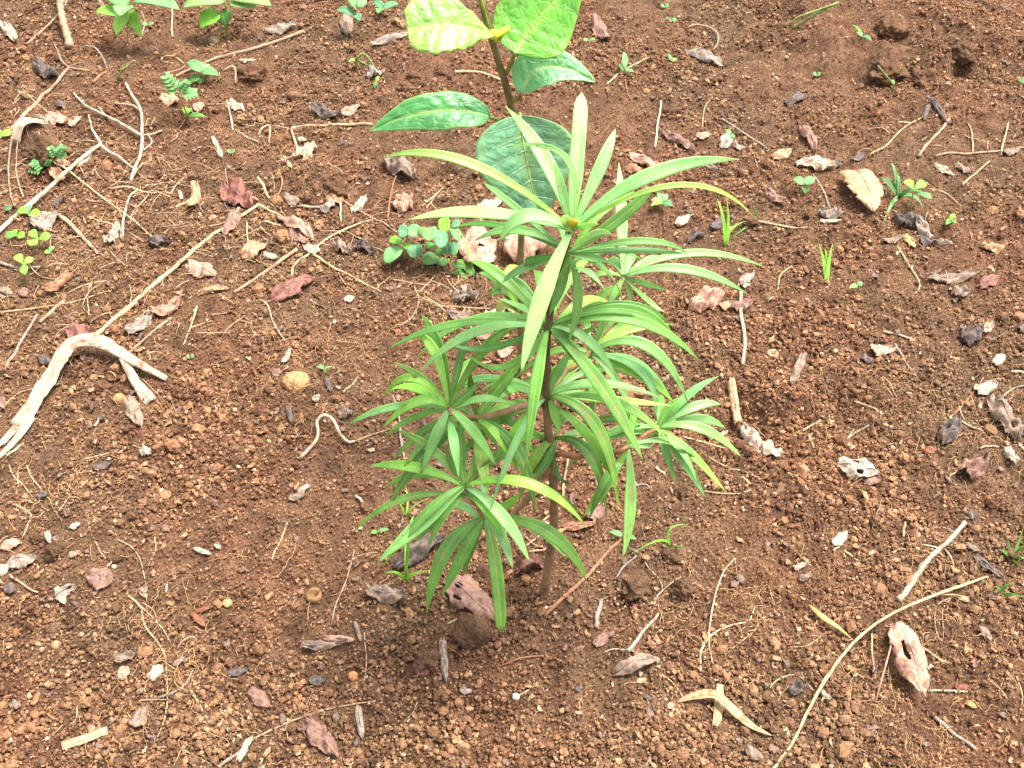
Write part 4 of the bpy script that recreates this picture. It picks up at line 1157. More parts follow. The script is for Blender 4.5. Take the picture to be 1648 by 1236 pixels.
# top right half
D("purple brown leaf right of the big quilted leaf", (956, 36), (982, 72), 26, 'purple', curl=-1.0)
D("tan seed-like husk right of the broad sapling", (880, 76), (888, 66), 12, 'tan', curl=-1.8)
D("grey wedge-shaped leaf curling at the top right of centre", (1104, 84), (1164, 110), 28, 'ash', curl=-1.4, wr=.9, rib=True, stalk=6)
D("mauve grey bark-like leaf above the long right strap leaf", (1066, 216), (1118, 250), 22, 'purple', curl=-1.5, wr=1.3)
D("pale folded leaf behind the upright strap leaves", (1012, 250), (1062, 276), 24, 'pink', curl=-1.6)
D("brown leaf lump beside the pale folded one", (1006, 272), (1034, 282), 22, 'brown', curl=-1.2)
D("grey leaf under the tip of the long right strap leaf", (1116, 256), (1156, 278), 16, 'grey', curl=-1.2)
D("small flat pinkish leaf above the long right strap leaf", (1120, 224), (1144, 220), 13, 'pink', curl=-.5)
D("white petal-like scrap right of the flat pinkish leaf", (1162, 242), (1174, 220), 22, 'white', curl=-.8)
D("grey flakes beside the white petal-like scrap", (1180, 236), (1200, 246), 14, 'ash', wr=1.8)
D("pale two-part scrap right of the bushy seedling", (1086, 366), (1110, 352), 16, 'pale', wr=1.8)
D("dark scrap left of the upright grass sprout", (1144, 374), (1162, 356), 20, 'dark', curl=-1.2)
D("black crumpled leaf between strap leaf tips at right", (1106, 392), (1134, 380), 16, 'dark', wr=2.0)
D("dark hollow scrap on the bank at upper right", (1264, 172), (1296, 158), 22, 'dark', curl=-1.5)
D("mauve upright leaf on the slope at upper right", (1288, 206), (1312, 248), 26, 'purple', curl=-1.5, rib=True)
D("wrinkled cream leaf on the slope at upper right", (1278, 268), (1344, 274), 24, 'pale', curl=-1.0, wr=1.8, rib=True)
D("tan leaf left of the wrinkled cream one", (1242, 258), (1272, 246), 22, 'tan', curl=-1.0)
D("black curled leaf right of the wrinkled cream one", (1334, 266), (1356, 268), 14, 'dark', curl=-1.4)
D("small dark leaf on the slope between twigs", (1370, 262), (1390, 250), 16, 'dark', curl=-1.0)
D("large clean tan triangular leaf standing over its shadow", (1374, 288), (1400, 352), 60, 'tan', curl=-.6, bend=-.4, wr=.35, lift=.016, rag=.05, base=.95, rib=True)
D("pinkish grey folded leaf left of the light seedling", (1232, 312), (1264, 334), 24, 'purple', curl=-1.2)
D("grey shredded leaf below the dark stalk at right", (1314, 346), (1358, 352), 22, 'ash', wr=2.0)
D("pale sliver under the shredded leaf", (1318, 360), (1352, 358), 9, 'pale', curl=-1.2)
D("black bundled leaf on the slope under the clods", (1492, 160), (1524, 204), 16, 'dark', curl=-1.8)
D("dark leaf shred left of the black bundle", (1484, 196), (1496, 170), 12, 'dark', curl=-1.6)
D("white-edged maroon leaf on the slope at right", (1504, 268), (1534, 288), 16, 'pale', curl=-.8)
D("grey wrinkled leaf right of the white-edged one", (1536, 268), (1560, 284), 16, 'grey', curl=-1.3, wr=1.6)
D("grey blue leaf at the right edge near the stick", (1612, 250), (1640, 246), 14, 'grey', curl=-.8)
D("dark leaf heap below the grassy tuft", (1436, 356), (1486, 362), 24, 'dark', curl=-1.3, wr=2.0, rib=True)
D("long grey leaf running right out of the dark heap", (1470, 362), (1524, 408), 26, 'ash', curl=-1.4, wr=2.0, rib=True)
D("yellow tan leaf piece on the dark heap", (1454, 382), (1472, 404), 18, 'gold', curl=-1.0)
D("black scrap right of the yellow piece", (1476, 392), (1500, 396), 22, 'dark', wr=1.8)
D("pale grey curl at the left of the dark heap", (1420, 392), (1450, 386), 14, 'grey', curl=-1.3)
D("tan wavy leaf near the right edge above the strip", (1578, 402), (1616, 402), 20, 'tan', curl=-1.0, wr=1.6)
D("long dark boat-shaped leaf at right", (1490, 454), (1572, 446), 22, 'grey', curl=-1.2, wr=1.0, rib=True)
D("reddish leaf at the right end of the boat-shaped one", (1574, 466), (1606, 448), 20, 'red', curl=-.6)
D("grey ragged leaf below the boat-shaped one", (1530, 478), (1558, 474), 20, 'grey', wr=1.8)
D("pale crooked leaf on open soil, right", (1398, 566), (1440, 570), 20, 'pale', curl=-1.0, wr=1.5)
D("dark ragged leaf left of the pale crooked one", (1386, 576), (1402, 590), 16, 'dark', wr=1.8)
D("grey twisted leaf standing on the mound at right", (1292, 576), (1272, 622), 22, 'grey', curl=-1.6, wr=1.4, rib=True)
D("blue grey star-shaped crumpled leaf at right", (1544, 552), (1578, 540), 28, 'dark', curl=-1.2, wr=2.2, rag=.35)
D("dark leaf at the right edge level with the star-shaped one", (1638, 536), (1656, 530), 22, 'dark', curl=-1.2)
D("white smooth shell-like scrap near the right edge", (1598, 590), (1614, 574), 20, 'white', curl=-1.3, wr=.5)
D("pale pinkish scrap above the shell-like one", (1582, 540), (1594, 524), 14, 'pink', wr=1.6)
D("white grey leaf fold above the large dark leaf at the right edge", (1568, 634), (1600, 622), 24, 'white', curl=-1.2)
D("large dark ragged leaf at the right edge", (1592, 646), (1638, 716), 44, 'grey', curl=-1.0, wr=1.6, hole=1)
D("charcoal leaf with pale veins left of the large dark one", (1514, 718), (1540, 676), 36, 'dark', curl=-1.2, wr=1.6, hole=2, rib=True)
D("mauve grey crumpled leaf below the charcoal one", (1546, 770), (1582, 744), 36, 'purple', curl=-1.1, wr=1.9, rib=True)
D("white shell-like curl below the large dark leaf", (1616, 726), (1634, 752), 24, 'white', curl=-1.6, wr=1.6)
D("bleached leaf with an oval hole on open soil at right", (1346, 750), (1412, 768), 30, 'white', curl=-.7, wr=1.0, hole=2, lift=.002)
D("small mauve scrap under the bleached leaf", (1390, 780), (1416, 776), 12, 'purple', curl=-.7)
D("crumpled grey leaf with pale top, right of the strap leaves", (1196, 690), (1222, 734), 34, 'ash', curl=-1.1, wr=1.6, rib=True)
D("white torn leaf beside the crumpled grey one", (1226, 722), (1258, 740), 28, 'pale', curl=-1.0, wr=1.7, rag=.3)
D("tan cone-shaped rolled leaf beside the furrow", (1176, 618), (1186, 694), 32, 'tan', curl=-2.4, wr=.4, base=.2, tip=.9, rib=True)
D("mauve leaf behind the right rosette of strap leaves", (1112, 676), (1150, 704), 30, 'purple', curl=-1.0, rib=True)
D("pale leaf under the right rosette", (1134, 706), (1170, 702), 12, 'pale', curl=-1.0)
D("pinkish brown crumpled leaf at right of the sapling", (1106, 502), (1164, 480), 46, 'pink', curl=-1.4, wr=1.6, bend=-.6, rib=True)
D("dark torn leaf lying across the pale upright stick", (1174, 498), (1210, 492), 20, 'purple', curl=-1.1, wr=1.6)
D("grey brown lump beside the pinkish crumpled leaf", (1158, 498), (1174, 494), 20, 'tan', curl=-1.6)
D("grey white scraps above the pinkish crumpled leaf", (1190, 462), (1212, 446), 18, 'ash', wr=2.0)
D("small white curl above the pinkish crumpled leaf", (1196, 466), (1206, 460), 9, 'white')
# lower right
D("large pinkish tan leaf propped up under the long straw", (1440, 1010), (1480, 1132), 62, 'pink', curl=-1.0, bend=-.5, wr=.8, hole=2, lift=.012, stalk=14, pet=(1408, 1130))
D("grey leaf pair at right, above the long straw", (1566, 898), (1612, 932), 18, 'dark', curl=-1.0, rib=True)
D("small dark leaf above the grey leaf pair", (1552, 878), (1574, 890), 12, 'grey', curl=-1.2)
D("black scrap at the tip of the pink-white stick", (1556, 828), (1572, 836), 18, 'dark', curl=-1.0)
D("pale chip of wood at right of the sapling", (1340, 880), (1362, 860), 16, 'pale', curl=-.6)
D("pale curled scrap on the lower right soil", (1276, 918), (1296, 910), 13, 'ash', curl=-1.5)
D("dark flakes below the pale curled scrap", (1284, 936), (1306, 928), 12, 'grey', wr=1.8)
D("grey leaf bit low at right below the long straw", (1574, 1010), (1594, 1036), 14, 'grey', curl=-1.0)
D("tan leaf bit by the thin roots at right", (1542, 964), (1558, 970), 11, 'tan', curl=-.8)
D("reddish scrap right of the large propped leaf", (1534, 1108), (1560, 1108), 11, 'rust', curl=-.8)
D("yellowish scrap below the reddish one", (1552, 1132), (1570, 1142), 10, 'gold', curl=-.8)
D("dark crumple beside the long straw, lower right", (1268, 1118), (1298, 1108), 20, 'dark', wr=2.2)
D("grey white curl touching the long straw", (1320, 1116), (1336, 1130), 14, 'ash', curl=-1.6)
D("rust coloured leaf scrap on the soil at right", (1484, 730), (1506, 726), 14, 'rust', curl=-.8)
D("small dark leaf at the bottom right of the left half", (1236, 1204), (1252, 1212), 12, 'purple', curl=-.8)
D("tiny grey scrap below the lower left strap leaf", (466, 806), (492, 798), 14, 'grey', curl=-1.4)
D("pale twisted scrap beside the tiny grey one", (480, 796), (500, 784), 12, 'pale', curl=-1.4)
D("dark narrow leaf standing left of the snaking root", (464, 656), (470, 684), 14, 'dark', curl=-1.4)
D("grey crumpled clump above the snaking root", (546, 674), (568, 666), 24, 'grey', wr=2.0)
D("black pointed scrap beside the tan stone", (524, 610), (534, 634), 12, 'dark', curl=-1.2)
D("white ragged scrap right of the tan stone", (504, 650), (516, 640), 14, 'white', wr=2.0)
D("grey leaf wisp above the tan stone", (456, 588), (468, 566), 14, 'ash', curl=-1.5)
D("purple pressed leaf left of the tan stone", (438, 606), (456, 600), 16, 'purple', curl=-.4)

# ---------------------------------------------------------------- sticks, straws and roots
K = stick
K("broken pale brown stump of a stalk rising at the top left edge", [(112, 80, .0), (108, 40, .03), (103, -10, .06)], 6.5, 'twig', taper=.9, branches=[([(114, 76), (116, 60, .01)], 1.6)])
K("thin bowed twig leaning past the stump at the top left", [(44, 74), (84, 46, .01), (114, 14, .02), (136, -6, .03)], 2.2, 'twig')
K("thick forked twig slanting at upper left", [(20, 214), (60, 168), (92, 138), (112, 112)], 4.2, 'twig', branches=[([(112, 112), (98, 96), (88, 70)], 2.2), ([(112, 112), (128, 114), (146, 116)], 2.0), ([(66, 164), (46, 154), (34, 140)], 1.2), ([(60, 170), (80, 182)], 1.2)])
K("dark thin twig bent like a hook at upper left", [(140, 80, .006), (160, 90, .014), (176, 116, .0)], 1.6, 'greytwig')
K("short brown splinter below the hooked twig", [(150, 136), (172, 118)], 3.0, 'brown')
K("tan stick crossing the soil at the upper left", [(490, 53), (412, 80), (340, 100), (290, 122), (284, 126)], 3.2, 'twig', taper=.8)
K("small bent straw above the folded tan leaf", [(360, 116), (378, 113, .006), (380, 136)], 1.8, 'straw', name="straw", cat="straw")
K("white wood chip above the folded tan leaf", [(386, 100), (412, 100)], 3.4, 'pale', taper=1.0, flat=.6, name="wood_chip", cat="wood chip")
K("looped thin straw below the tan stick at upper left", [(296, 104), (276, 92), (262, 94), (262, 100), (280, 104)], 1.2, 'straw', name="straw", cat="straw")
K("dead upright stalk beneath the top left weed", [(278, 62), (279, 40, .01), (282, 22, .02)], 1.8, 'pale', name="straw", cat="straw")
K("curved straw below the yellowing leaf at upper left", [(226, 66), (234, 40), (228, 20)], 1.3, 'straw', name="straw", cat="straw")
K("thick pale forked dead branch reaching in from the left edge", [(-20, 398, .004), (60, 330, .008), (120, 280, .012), (166, 244, .014)], 4.4, 'bark', taper=.8,
  branches=[([(166, 244, .012), (154, 220, .01), (144, 192, .006)], 2.6), ([(168, 246, .012), (192, 260, .008), (218, 276, .004)], 2.8)])
K("pale Y-shaped branch standing among litter at upper left", [(212, 294), (220, 276, .004), (230, 256, .010), (231, 226, .012), (230, 188, .014), (218, 166, .012), (205, 142, .008)], 3.2, 'bark', taper=.7,
  branches=[([(230, 228, .01), (196, 206, .01), (164, 190, .008), (140, 176, .004), (120, 152)], 2.8), ([(230, 188, .012), (212, 176, .008), (188, 172, .004)], 2.0), ([(230, 226, .008), (248, 222, .006), (262, 212)], 2.2), ([(176, 196, .006), (160, 178, .006)], 1.6), ([(232, 244), (246, 236, .006), (240, 222, .008)], 1.6)])
K("long thin straw crossing behind the thick forked branch", [(92, 266), (110, 282, .012), (160, 318, .006), (206, 352, .004), (248, 386)], 1.9, 'straw', taper=.8, name="straw", cat="straw")
K("bent pale straw upright beside the long thin one", [(197, 384), (202, 352, .004), (210, 326, .008), (224, 310, .004)], 2.4, 'bark', name="straw", cat="straw")
K("curved root crossing above the bent pale straw", [(178, 306), (206, 306, .004), (236, 314, .004), (276, 314)], 2.2, 'root', name="root", cat="root", branches=[([(240, 316), (222, 336), (206, 362)], 1.4), ([(276, 314), (284, 300), (306, 280)], 1.4)])
K("thin straw under the chalky lump at left", [(142, 352), (176, 364, .004), (208, 372)], 1.5, 'straw', name="straw", cat="straw")
K("brown barky stick lying below the broad grey leaf", [(90, 346), (116, 368, .003), (146, 396), (158, 412)], 5.0, 'twig', taper=.5, branches=[([(130, 384), (136, 370, .006)], 1.5)])
K("dark stick end at the left edge below the seedlings", [(-10, 424), (16, 430), (34, 434), (66, 433)], 3.4, 'greytwig')
K("arching strand at the far left, outer of the pair", [(26, 336), (18, 310, .006), (18, 280, .012), (26, 236, .02)], 1.8, 'twig', name="straw", cat="straw")
K("arching strand at the far left, inner of the pair", [(38, 320), (31, 290, .008), (31, 262, .014), (38, 232, .02)], 1.6, 'twig', name="straw", cat="straw")
K("straw slanting across the scrap at the far left", [(24, 164), (38, 150), (60, 168), (78, 184)], 1.3, 'straw', name="straw", cat="straw", branches=[([(38, 156), (18, 172)], 1.0)])
K("short stalk joined to the curled brown leaf", [(284, 336), (308, 324)], 2.2, 'straw', name="straw", cat="straw")
K("straw standing by the folded tan leaf", [(376, 212), (372, 190, .004), (366, 168, .008)], 1.8, 'pale', name="straw", cat="straw")
K("short crooked straw below the folded tan leaf", [(380, 212), (396, 222), (418, 232)], 2.0, 'root', name="root", cat="root")
K("hooked little root right of the crooked straw", [(416, 220), (424, 210, .004), (435, 209, .006), (434, 232)], 1.8, 'root', name="root", cat="root")
K("long pale root ending under the left broad leaf", [(600, 203), (560, 204), (510, 205), (480, 207), (470, 212, .003), (474, 226, .002), (479, 242)], 2.6, 'root', name="root", cat="root", taper=.8, branches=[([(470, 210), (440, 204), (412, 200)], 1.2)])
K("pale peg of stalk above the long stick", [(416, 288), (434, 322)], 2.6, 'straw', name="straw", cat="straw", taper=.9)
K("long pale stick slanting across the left side", [(145, 556, .004), (200, 506), (252, 458), (306, 412), (356, 374), (418, 334, .003)], 4.2, 'straw', taper=.75, branches=[([(418, 334, .002), (436, 342), (456, 352)], 2.6)])
K("tan twig lying parallel right of the long pale stick", [(378, 474), (428, 440), (478, 404)], 2.8, 'twig', taper=1.3)
K("forked twig reaching from the long stick toward the herb", [(470, 446), (476, 428), (500, 410), (530, 384), (580, 362), (600, 356)], 2.5, 'straw', branches=[([(504, 412), (540, 434), (580, 456), (614, 472)], 2.2)])
K("pinkish straight twig leading down to the herb clump", [(552, 326), (590, 348), (640, 376)], 2.1, 'twig')
K("white stick lying under the mound", [(468, 335), (494, 335), (520, 337)], 2.6, 'pale', taper=.95)
K("upright stalk bits left of the herb, between twigs", [(548, 324, .004), (549, 360)], 2.2, 'pale', name="straw", cat="straw")
K("straw lying below the large pale leaf over the purple one", [(426, 358), (452, 366)], 2.2, 'straw', name="straw", cat="straw")
K("curved straw hanging through the litter left of centre", [(398, 360), (400, 396), (412, 420), (440, 430)], 1.4, 'straw', name="straw", cat="straw")
K("dark straw bending from the red leaf", [(358, 296), (360, 326), (380, 352)], 1.3, 'greytwig', name="straw", cat="straw")
K("reddish brown twig standing below the crumpled grey leaf", [(625, 354), (628, 324, .004), (638, 290, .008)], 2.0, 'brown')
K("forked thin straw above the left strap leaf", [(678, 334), (694, 322), (716, 302)], 1.4, 'straw', name="straw", cat="straw", branches=[([(686, 338), (698, 322), (704, 314)], 1.2)])
K("tan root crossing behind the broad sapling's stem", [(732, 118), (756, 118), (790, 126, .003), (820, 138), (850, 146)], 2.6, 'root', name="root", cat="root")
K("straw lying right of the herb, under the strap leaves", [(632, 452), (664, 458), (692, 462)], 1.8, 'root', name="root", cat="root")
K("curved root on open soil left of the sapling", [(642, 528), (664, 512), (674, 488), (668, 464)], 1.7, 'root', name="root", cat="root")
K("thin straight stick behind the saplings", [(700, 494), (740, 497), (790, 499)], 2.2, 'twig')
K("snaking pale root left of the sapling", [(483, 742), (498, 730, .006), (512, 716, .012), (514, 700, .014), (512, 690, .014), (524, 682, .018), (538, 688, .016), (550, 708, .008), (562, 716, .004), (570, 712)], 3.2, 'bark', name="root", cat="root", taper=.85)
K("pinkish straw running from the snaking root to the strap leaves", [(566, 715), (594, 704), (628, 692)], 2.2, 'twig', name="straw", cat="straw")
K("grey stick standing among the left strap leaves", [(650, 738), (645, 700, .004), (640, 664, .008), (634, 644, .010)], 2.3, 'greytwig')
K("short pale stick left of the lowest strap leaves", [(574, 800), (588, 814)], 2.6, 'bark', taper=.9, name="straw", cat="straw")
K("small straw hook on open soil left of the sapling", [(552, 634), (566, 622), (578, 608)], 1.7, 'straw', name="straw", cat="straw")
K("long curved root from the reddish leaf, left of centre", [(416, 482), (430, 492), (440, 520), (460, 552)], 1.8, 'root', name="root", cat="root")
K("straw beside the curved root, left", [(318, 498, .004), (308, 528), (296, 558)], 2.0, 'straw', name="straw", cat="straw", branches=[([(306, 530), (324, 524), (342, 518)], 1.3)])
K("pinkish straight twig under the folded white leaf", [(276, 514), (236, 546), (194, 582)], 2.6, 'twig')
K("two-part grey stick at the far left", [(10, 598), (28, 566), (42, 542), (60, 510)], 2.8, 'greytwig', taper=.9)
K("thicker grey stick end right of the two-part stick", [(66, 522), (86, 502), (106, 486)], 3.6, 'twig', taper=.9)
K("long straw crossing the far left", [(-6, 506), (60, 498), (120, 488), (180, 470)], 1.8, 'straw', name="straw", cat="straw")
K("upper straw fork at the far left", [(110, 474), (140, 460), (176, 454)], 1.4, 'straw', name="straw", cat="straw", branches=[([(146, 458), (142, 480), (144, 508)], 1.2)])
K("grey straw bowed by the roots, lower far left", [(-4, 666), (30, 636), (66, 626)], 1.6, 'root', name="root", cat="root")
K("white splinter below the bark strip", [(12, 736), (40, 716)], 3.0, 'bark', name="wood_chip", cat="wood chip", flat=.6)
K("small white splinter on soil under the strip's fork", [(154, 688), (164, 672)], 2.4, 'bark', name="wood_chip", cat="wood chip")
K("thin pale straw above the grey sliver", [(138, 741), (158, 738, .003), (176, 731)], 1.6, 'pale', name="straw", cat="straw")
K("thin branching root on the far left soil", [(16, 750), (24, 770), (40, 784), (58, 808)], 1.3, 'root', name="root", cat="root", branches=[([(44, 752), (56, 776), (68, 792), (58, 808)], 1.5), ([(30, 758), (30, 786)], 1.0)])
K("bent root below the branching one, far left", [(24, 814), (48, 826), (50, 836), (38, 868)], 1.9, 'root', name="root", cat="root")
K("short straw on soil, far left", [(96, 824), (112, 802)], 1.5, 'root', name="straw", cat="straw")
K("reddish straw pointing down right at the far left", [(18, 928), (40, 944), (62, 956)], 2.6, 'twig', name="straw", cat="straw")
K("short brown peg on fine soil at left", [(154, 874), (170, 902)], 2.0, 'twig')
K("thin hooked root on fine soil at left", [(190, 870), (212, 882), (228, 906), (236, 946)], 1.3, 'root', name="root", cat="root")
K("short arched root right of the hooked one", [(250, 866), (251, 886), (240, 912)], 1.4, 'root', name="root", cat="root")
K("long branching pale root at lower left", [(204, 958), (226, 978), (234, 1010), (252, 1032), (266, 1054), (270, 1090), (270, 1130), (264, 1164), (250, 1196)], 2.0, 'root', name="root", cat="root", taper=.6,
  branches=[([(226, 978), (246, 994), (262, 1014), (276, 1036)], 1.6), ([(230, 972), (248, 984), (256, 1012)], 1.0), ([(270, 1086), (286, 1070), (304, 1054)], 1.0), ([(224, 1130), (228, 1128), (268, 1128), (292, 1134)], 1.0), ([(226, 1140), (232, 1166), (244, 1196)], .9)])
K("dark curved twig right of the branching root", [(254, 1126), (280, 1116), (300, 1104), (311, 1080)], 2.6, 'greytwig')
K("grey arched twig over the branching root", [(286, 1046), (296, 1036, .004), (312, 1028, .004), (318, 1034)], 2.2, 'twig')
K("short dark peg at lower left", [(308, 1112), (322, 1136), (336, 1160)], 2.8, 'twig')
K("thin root at the bottom left edge", [(242, 1206), (290, 1206), (310, 1216), (340, 1232)], 1.3, 'root', name="root", cat="root", branches=[([(292, 1208), (280, 1236)], 1.0)])
K("brown bent straw at lower left", [(68, 1194), (86, 1184), (102, 1168)], 1.3, 'root', name="straw", cat="straw")
K("slim root on soil above the pale chip", [(112, 1168), (124, 1158), (127, 1134), (140, 1126)], 1.3, 'root', name="root", cat="root")
K("cut end of a grey stick at the bottom edge", [(352, 1236), (372, 1222), (390, 1208)], 3.4, 'greytwig')
K("thin dark twig lying above the rolled pale leaf at the bottom", [(400, 1196), (440, 1176), (486, 1156), (546, 1140), (606, 1130)], 2.2, 'twig', branches=[([(486, 1156), (500, 1148, .004)], 1.2)])
K("thin straw at the bottom below the dark twig", [(416, 1236), (430, 1212), (438, 1190)], 1.4, 'pale', name="straw", cat="straw")
K("tan straw peg left of the lowest strap leaves", [(438, 902), (452, 872), (464, 842)], 1.6, 'straw', name="straw", cat="straw")
K("thin stalk rising left of the grey tubular leaf", [(534, 1008), (540, 976), (558, 936), (568, 900), (570, 886)], 1.6, 'twig', branches=[([(560, 908), (580, 896), (608, 890)], 1.4)])
K("straw under the round clod's leaf", [(720, 1006), (740, 998), (772, 994)], 2.3, 'straw', name="straw", cat="straw")
K("thin white root below the frayed leaf bits", [(586, 1020), (590, 1056), (588, 1092)], 1.3, 'root', name="root", cat="root")
K("short curved straw on open soil near the bottom", [(650, 1164), (664, 1150), (672, 1132)], 1.4, 'straw', name="straw", cat="straw")
K("smooth brown twig at the sapling's foot", [(876, 994), (918, 954), (958, 914), (1002, 868)], 3.8, 'brown', taper=.8, knots=False)
K("short grey peg right of the sapling's foot", [(958, 1012), (962, 990), (967, 968)], 4.4, 'greytwig', taper=.9, branches=[([(966, 968), (978, 962)], 1.2), ([(964, 968), (956, 962)], 1.0)])
K("pale stick above the slug-like leaf", [(1010, 1050), (1034, 1020), (1060, 990)], 3.6, 'bark', taper=.7, branches=[([(1052, 978), (1060, 958), (1076, 944), (1096, 930)], 1.8), ([(1010, 1048), (990, 1046), (970, 1052)], 1.6)])
K("dark thin twig under the hanging strap leaf", [(990, 934), (1004, 914), (1024, 896)], 2.0, 'greytwig')
K("thin root wandering right of the hanging strap leaf", [(1030, 892), (1044, 916), (1062, 936), (1066, 954)], 1.4, 'root', name="root", cat="root")
K("thin white straw standing at right of centre", [(1146, 1070), (1140, 1030, .004), (1146, 976, .01), (1160, 934, .014), (1180, 908, .012)], 1.5, 'pale', name="straw", cat="straw")
K("flat pale straw curving right of the thin white one", [(1126, 1082), (1128, 1050), (1142, 1028, .003), (1164, 1012), (1200, 1004)], 2.4, 'pale', name="straw", cat="straw", branches=[([(1206, 1002), (1214, 980), (1228, 976)], 1.3)])
K("long thin root loop right of the curving straw", [(1166, 1056), (1190, 1036), (1218, 1010), (1228, 976)], 1.2, 'root', name="root", cat="root")
K("short straw left of the strap-like dry leaf", [(1062, 1086), (1084, 1102), (1100, 1126)], 1.3, 'straw', name="straw", cat="straw")
K("copper coloured thin twig below the sapling's foot", [(806, 1074), (840, 1062, .003), (880, 1058), (912, 1070)], 1.8, 'brown')
K("pale straw beside the white seed", [(832, 1122), (848, 1114), (866, 1100)], 1.8, 'straw', name="straw", cat="straw")
K("pale pink-white stick at right with side stubs", [(1444, 968), (1480, 922), (1512, 884), (1552, 844)], 5.4, 'bark', taper=.75, branches=[([(1516, 884), (1490, 880), (1466, 876)], 1.8), ([(1518, 886), (1530, 900), (1533, 928)], 2.0), ([(1496, 900), (1482, 908), (1476, 920)], 1.6), ([(1540, 860), (1520, 852), (1498, 850)], 1.4)])
K("long bowed straw crossing the lower right corner", [(1232, 1256), (1276, 1196), (1300, 1146, .006), (1330, 1092, .012), (1370, 1042, .016), (1420, 1004, .016), (1480, 976, .014), (1586, 934, .006)], 2.9, 'straw', taper=.85, name="straw", cat="straw", branches=[([(1506, 966, .012), (1540, 962, .004), (1560, 972)], 1.1)])
K("short straw above the propped leaf's right side", [(1484, 1044), (1504, 1058), (1528, 1072)], 2.2, 'straw', name="straw", cat="straw")
K("level white straw right of the propped leaf", [(1492, 1114), (1520, 1113), (1556, 1115)], 2.0, 'pale', name="straw", cat="straw")
K("thin upright straw left of the propped leaf", [(1399, 1026, .008), (1402, 1060, .004), (1408, 1096)], 1.8, 'straw', name="straw", cat="straw")
K("grey wood peg near the bottom right", [(1503, 1156), (1530, 1180), (1568, 1208)], 4.2, 'greytwig', taper=.8)
K("thin pale roots hanging under the long bowed straw", [(1530, 962), (1506, 978), (1504, 1010), (1514, 1040)], 1.2, 'root', name="root", cat="root", branches=[([(1532, 962), (1516, 982), (1516, 1034)], 1.0)])
K("thin root left of the long bowed straw", [(1268, 1044), (1300, 1040), (1326, 1022)], 1.3, 'root', name="root", cat="root")
K("small root fan at the left of the long bowed straw", [(1236, 1112), (1250, 1096), (1280, 1088), (1308, 1112)], 1.4, 'root', name="root", cat="root")
K("thin root near the bottom right edge", [(1588, 1094), (1608, 1110), (1620, 1126)], 1.2, 'root', name="root", cat="root")
K("pale bristle at the right edge near the bottom", [(1634, 1090), (1644, 1120), (1640, 1150)], 1.3, 'root', name="root", cat="root")
K("little straw below the pale wood chip", [(1340, 888), (1352, 880)], 2.2, 'straw', name="straw", cat="straw")
K("straw beside the little one, lower right", [(1358, 888), (1380, 904)], 1.6, 'straw', name="straw", cat="straw")
K("upright pale stub right of the wood chip", [(1452, 866), (1454, 846, .006)], 2.4, 'pale', name="straw", cat="straw")
K("small pale curl of root below the upright stub", [(1436, 892), (1446, 886), (1456, 886)], 2.0, 'root', name="root", cat="root")
K("white upright straw right of the broad leaves", [(1053, 240), (1058, 206, .004), (1063, 170, .008)], 2.2, 'pale', name="straw", cat="straw", taper=.8)
K("crossing straw under the small seedling, upper middle", [(976, 138), (1010, 112), (1052, 94)], 1.8, 'straw', name="straw", cat="straw")
K("thin dark root below the small seedling, upper middle", [(1006, 124), (1008, 146), (1016, 164)], 1.2, 'brown', name="root", cat="root")
K("curled stalk above the wedge-shaped grey leaf", [(1108, 46), (1120, 42), (1140, 50, .006), (1154, 62, .008), (1154, 76, .006), (1146, 84)], 1.8, 'twig')
K("thin bowed twig on the slope right of the strap leaves' top", [(1130, 208), (1132, 182, .004), (1146, 158)], 1.6, 'twig')
K("dark twig slanting on the slope at upper right", [(1160, 194), (1190, 212), (1212, 228), (1238, 244)], 2.4, 'greytwig')
K("short twig below the slanting dark one", [(1206, 240), (1220, 276)], 1.6, 'twig')
K("pale root lying right of the spreading grass shoots", [(1216, 358), (1250, 364), (1280, 370), (1304, 368)], 2.2, 'root', name="root", cat="root")
K("dark thin stalk beside the light seedling", [(1308, 284), (1322, 306), (1336, 338)], 2.0, 'greytwig')
K("brown twig leaning at the black bundle", [(1476, 254), (1500, 226), (1528, 194)], 3.0, 'twig', taper=.8)
K("thin twig running left from the black bundle", [(1400, 250), (1426, 236), (1456, 206), (1482, 192)], 1.7, 'straw', branches=[([(1464, 200), (1444, 198)], 1.4)])
K("long level stick near the right edge, upper right", [(1504, 254), (1560, 250), (1610, 245), (1660, 240)], 2.4, 'twig')
K("upright straw crossing the level stick", [(1610, 252), (1614, 228, .006), (1620, 206, .010)], 1.7, 'straw', name="straw", cat="straw")
K("bent straw left of the upright one", [(1564, 248), (1564, 224), (1556, 200)], 2.0, 'root', name="root", cat="root")
K("slanting straw below the level stick", [(1548, 300), (1568, 282), (1592, 262)], 1.8, 'straw', name="straw", cat="straw")
K("straw slanting out of the dark heap", [(1470, 378), (1484, 366), (1492, 344)], 1.4, 'straw', name="straw", cat="straw")
K("curving root on the slope right of the bright seedling", [(1494, 306), (1520, 312), (1546, 334)], 1.3, 'root', name="root", cat="root")
K("thin bowed twig on the open soil at right", [(1444, 400), (1462, 428), (1478, 456), (1476, 470), (1468, 480)], 1.8, 'straw')
K("pale stick on open soil at right", [(1420, 535), (1440, 540), (1464, 547)], 2.4, 'bark', taper=.9)
K("thin green grey stalk right of the pale crooked leaf", [(1440, 556), (1456, 584), (1478, 614)], 2.0, 'greytwig')
K("short brown twig on open soil at right", [(1420, 608), (1432, 622), (1442, 642)], 1.8, 'twig')
K("thin bowed root on the mound at right", [(1374, 648), (1398, 656), (1420, 670)], 1.6, 'root', name="root", cat="root")
K("pale straw in the furrow at right", [(1281, 700), (1300, 690), (1320, 678)], 2.0, 'straw', name="straw", cat="straw")
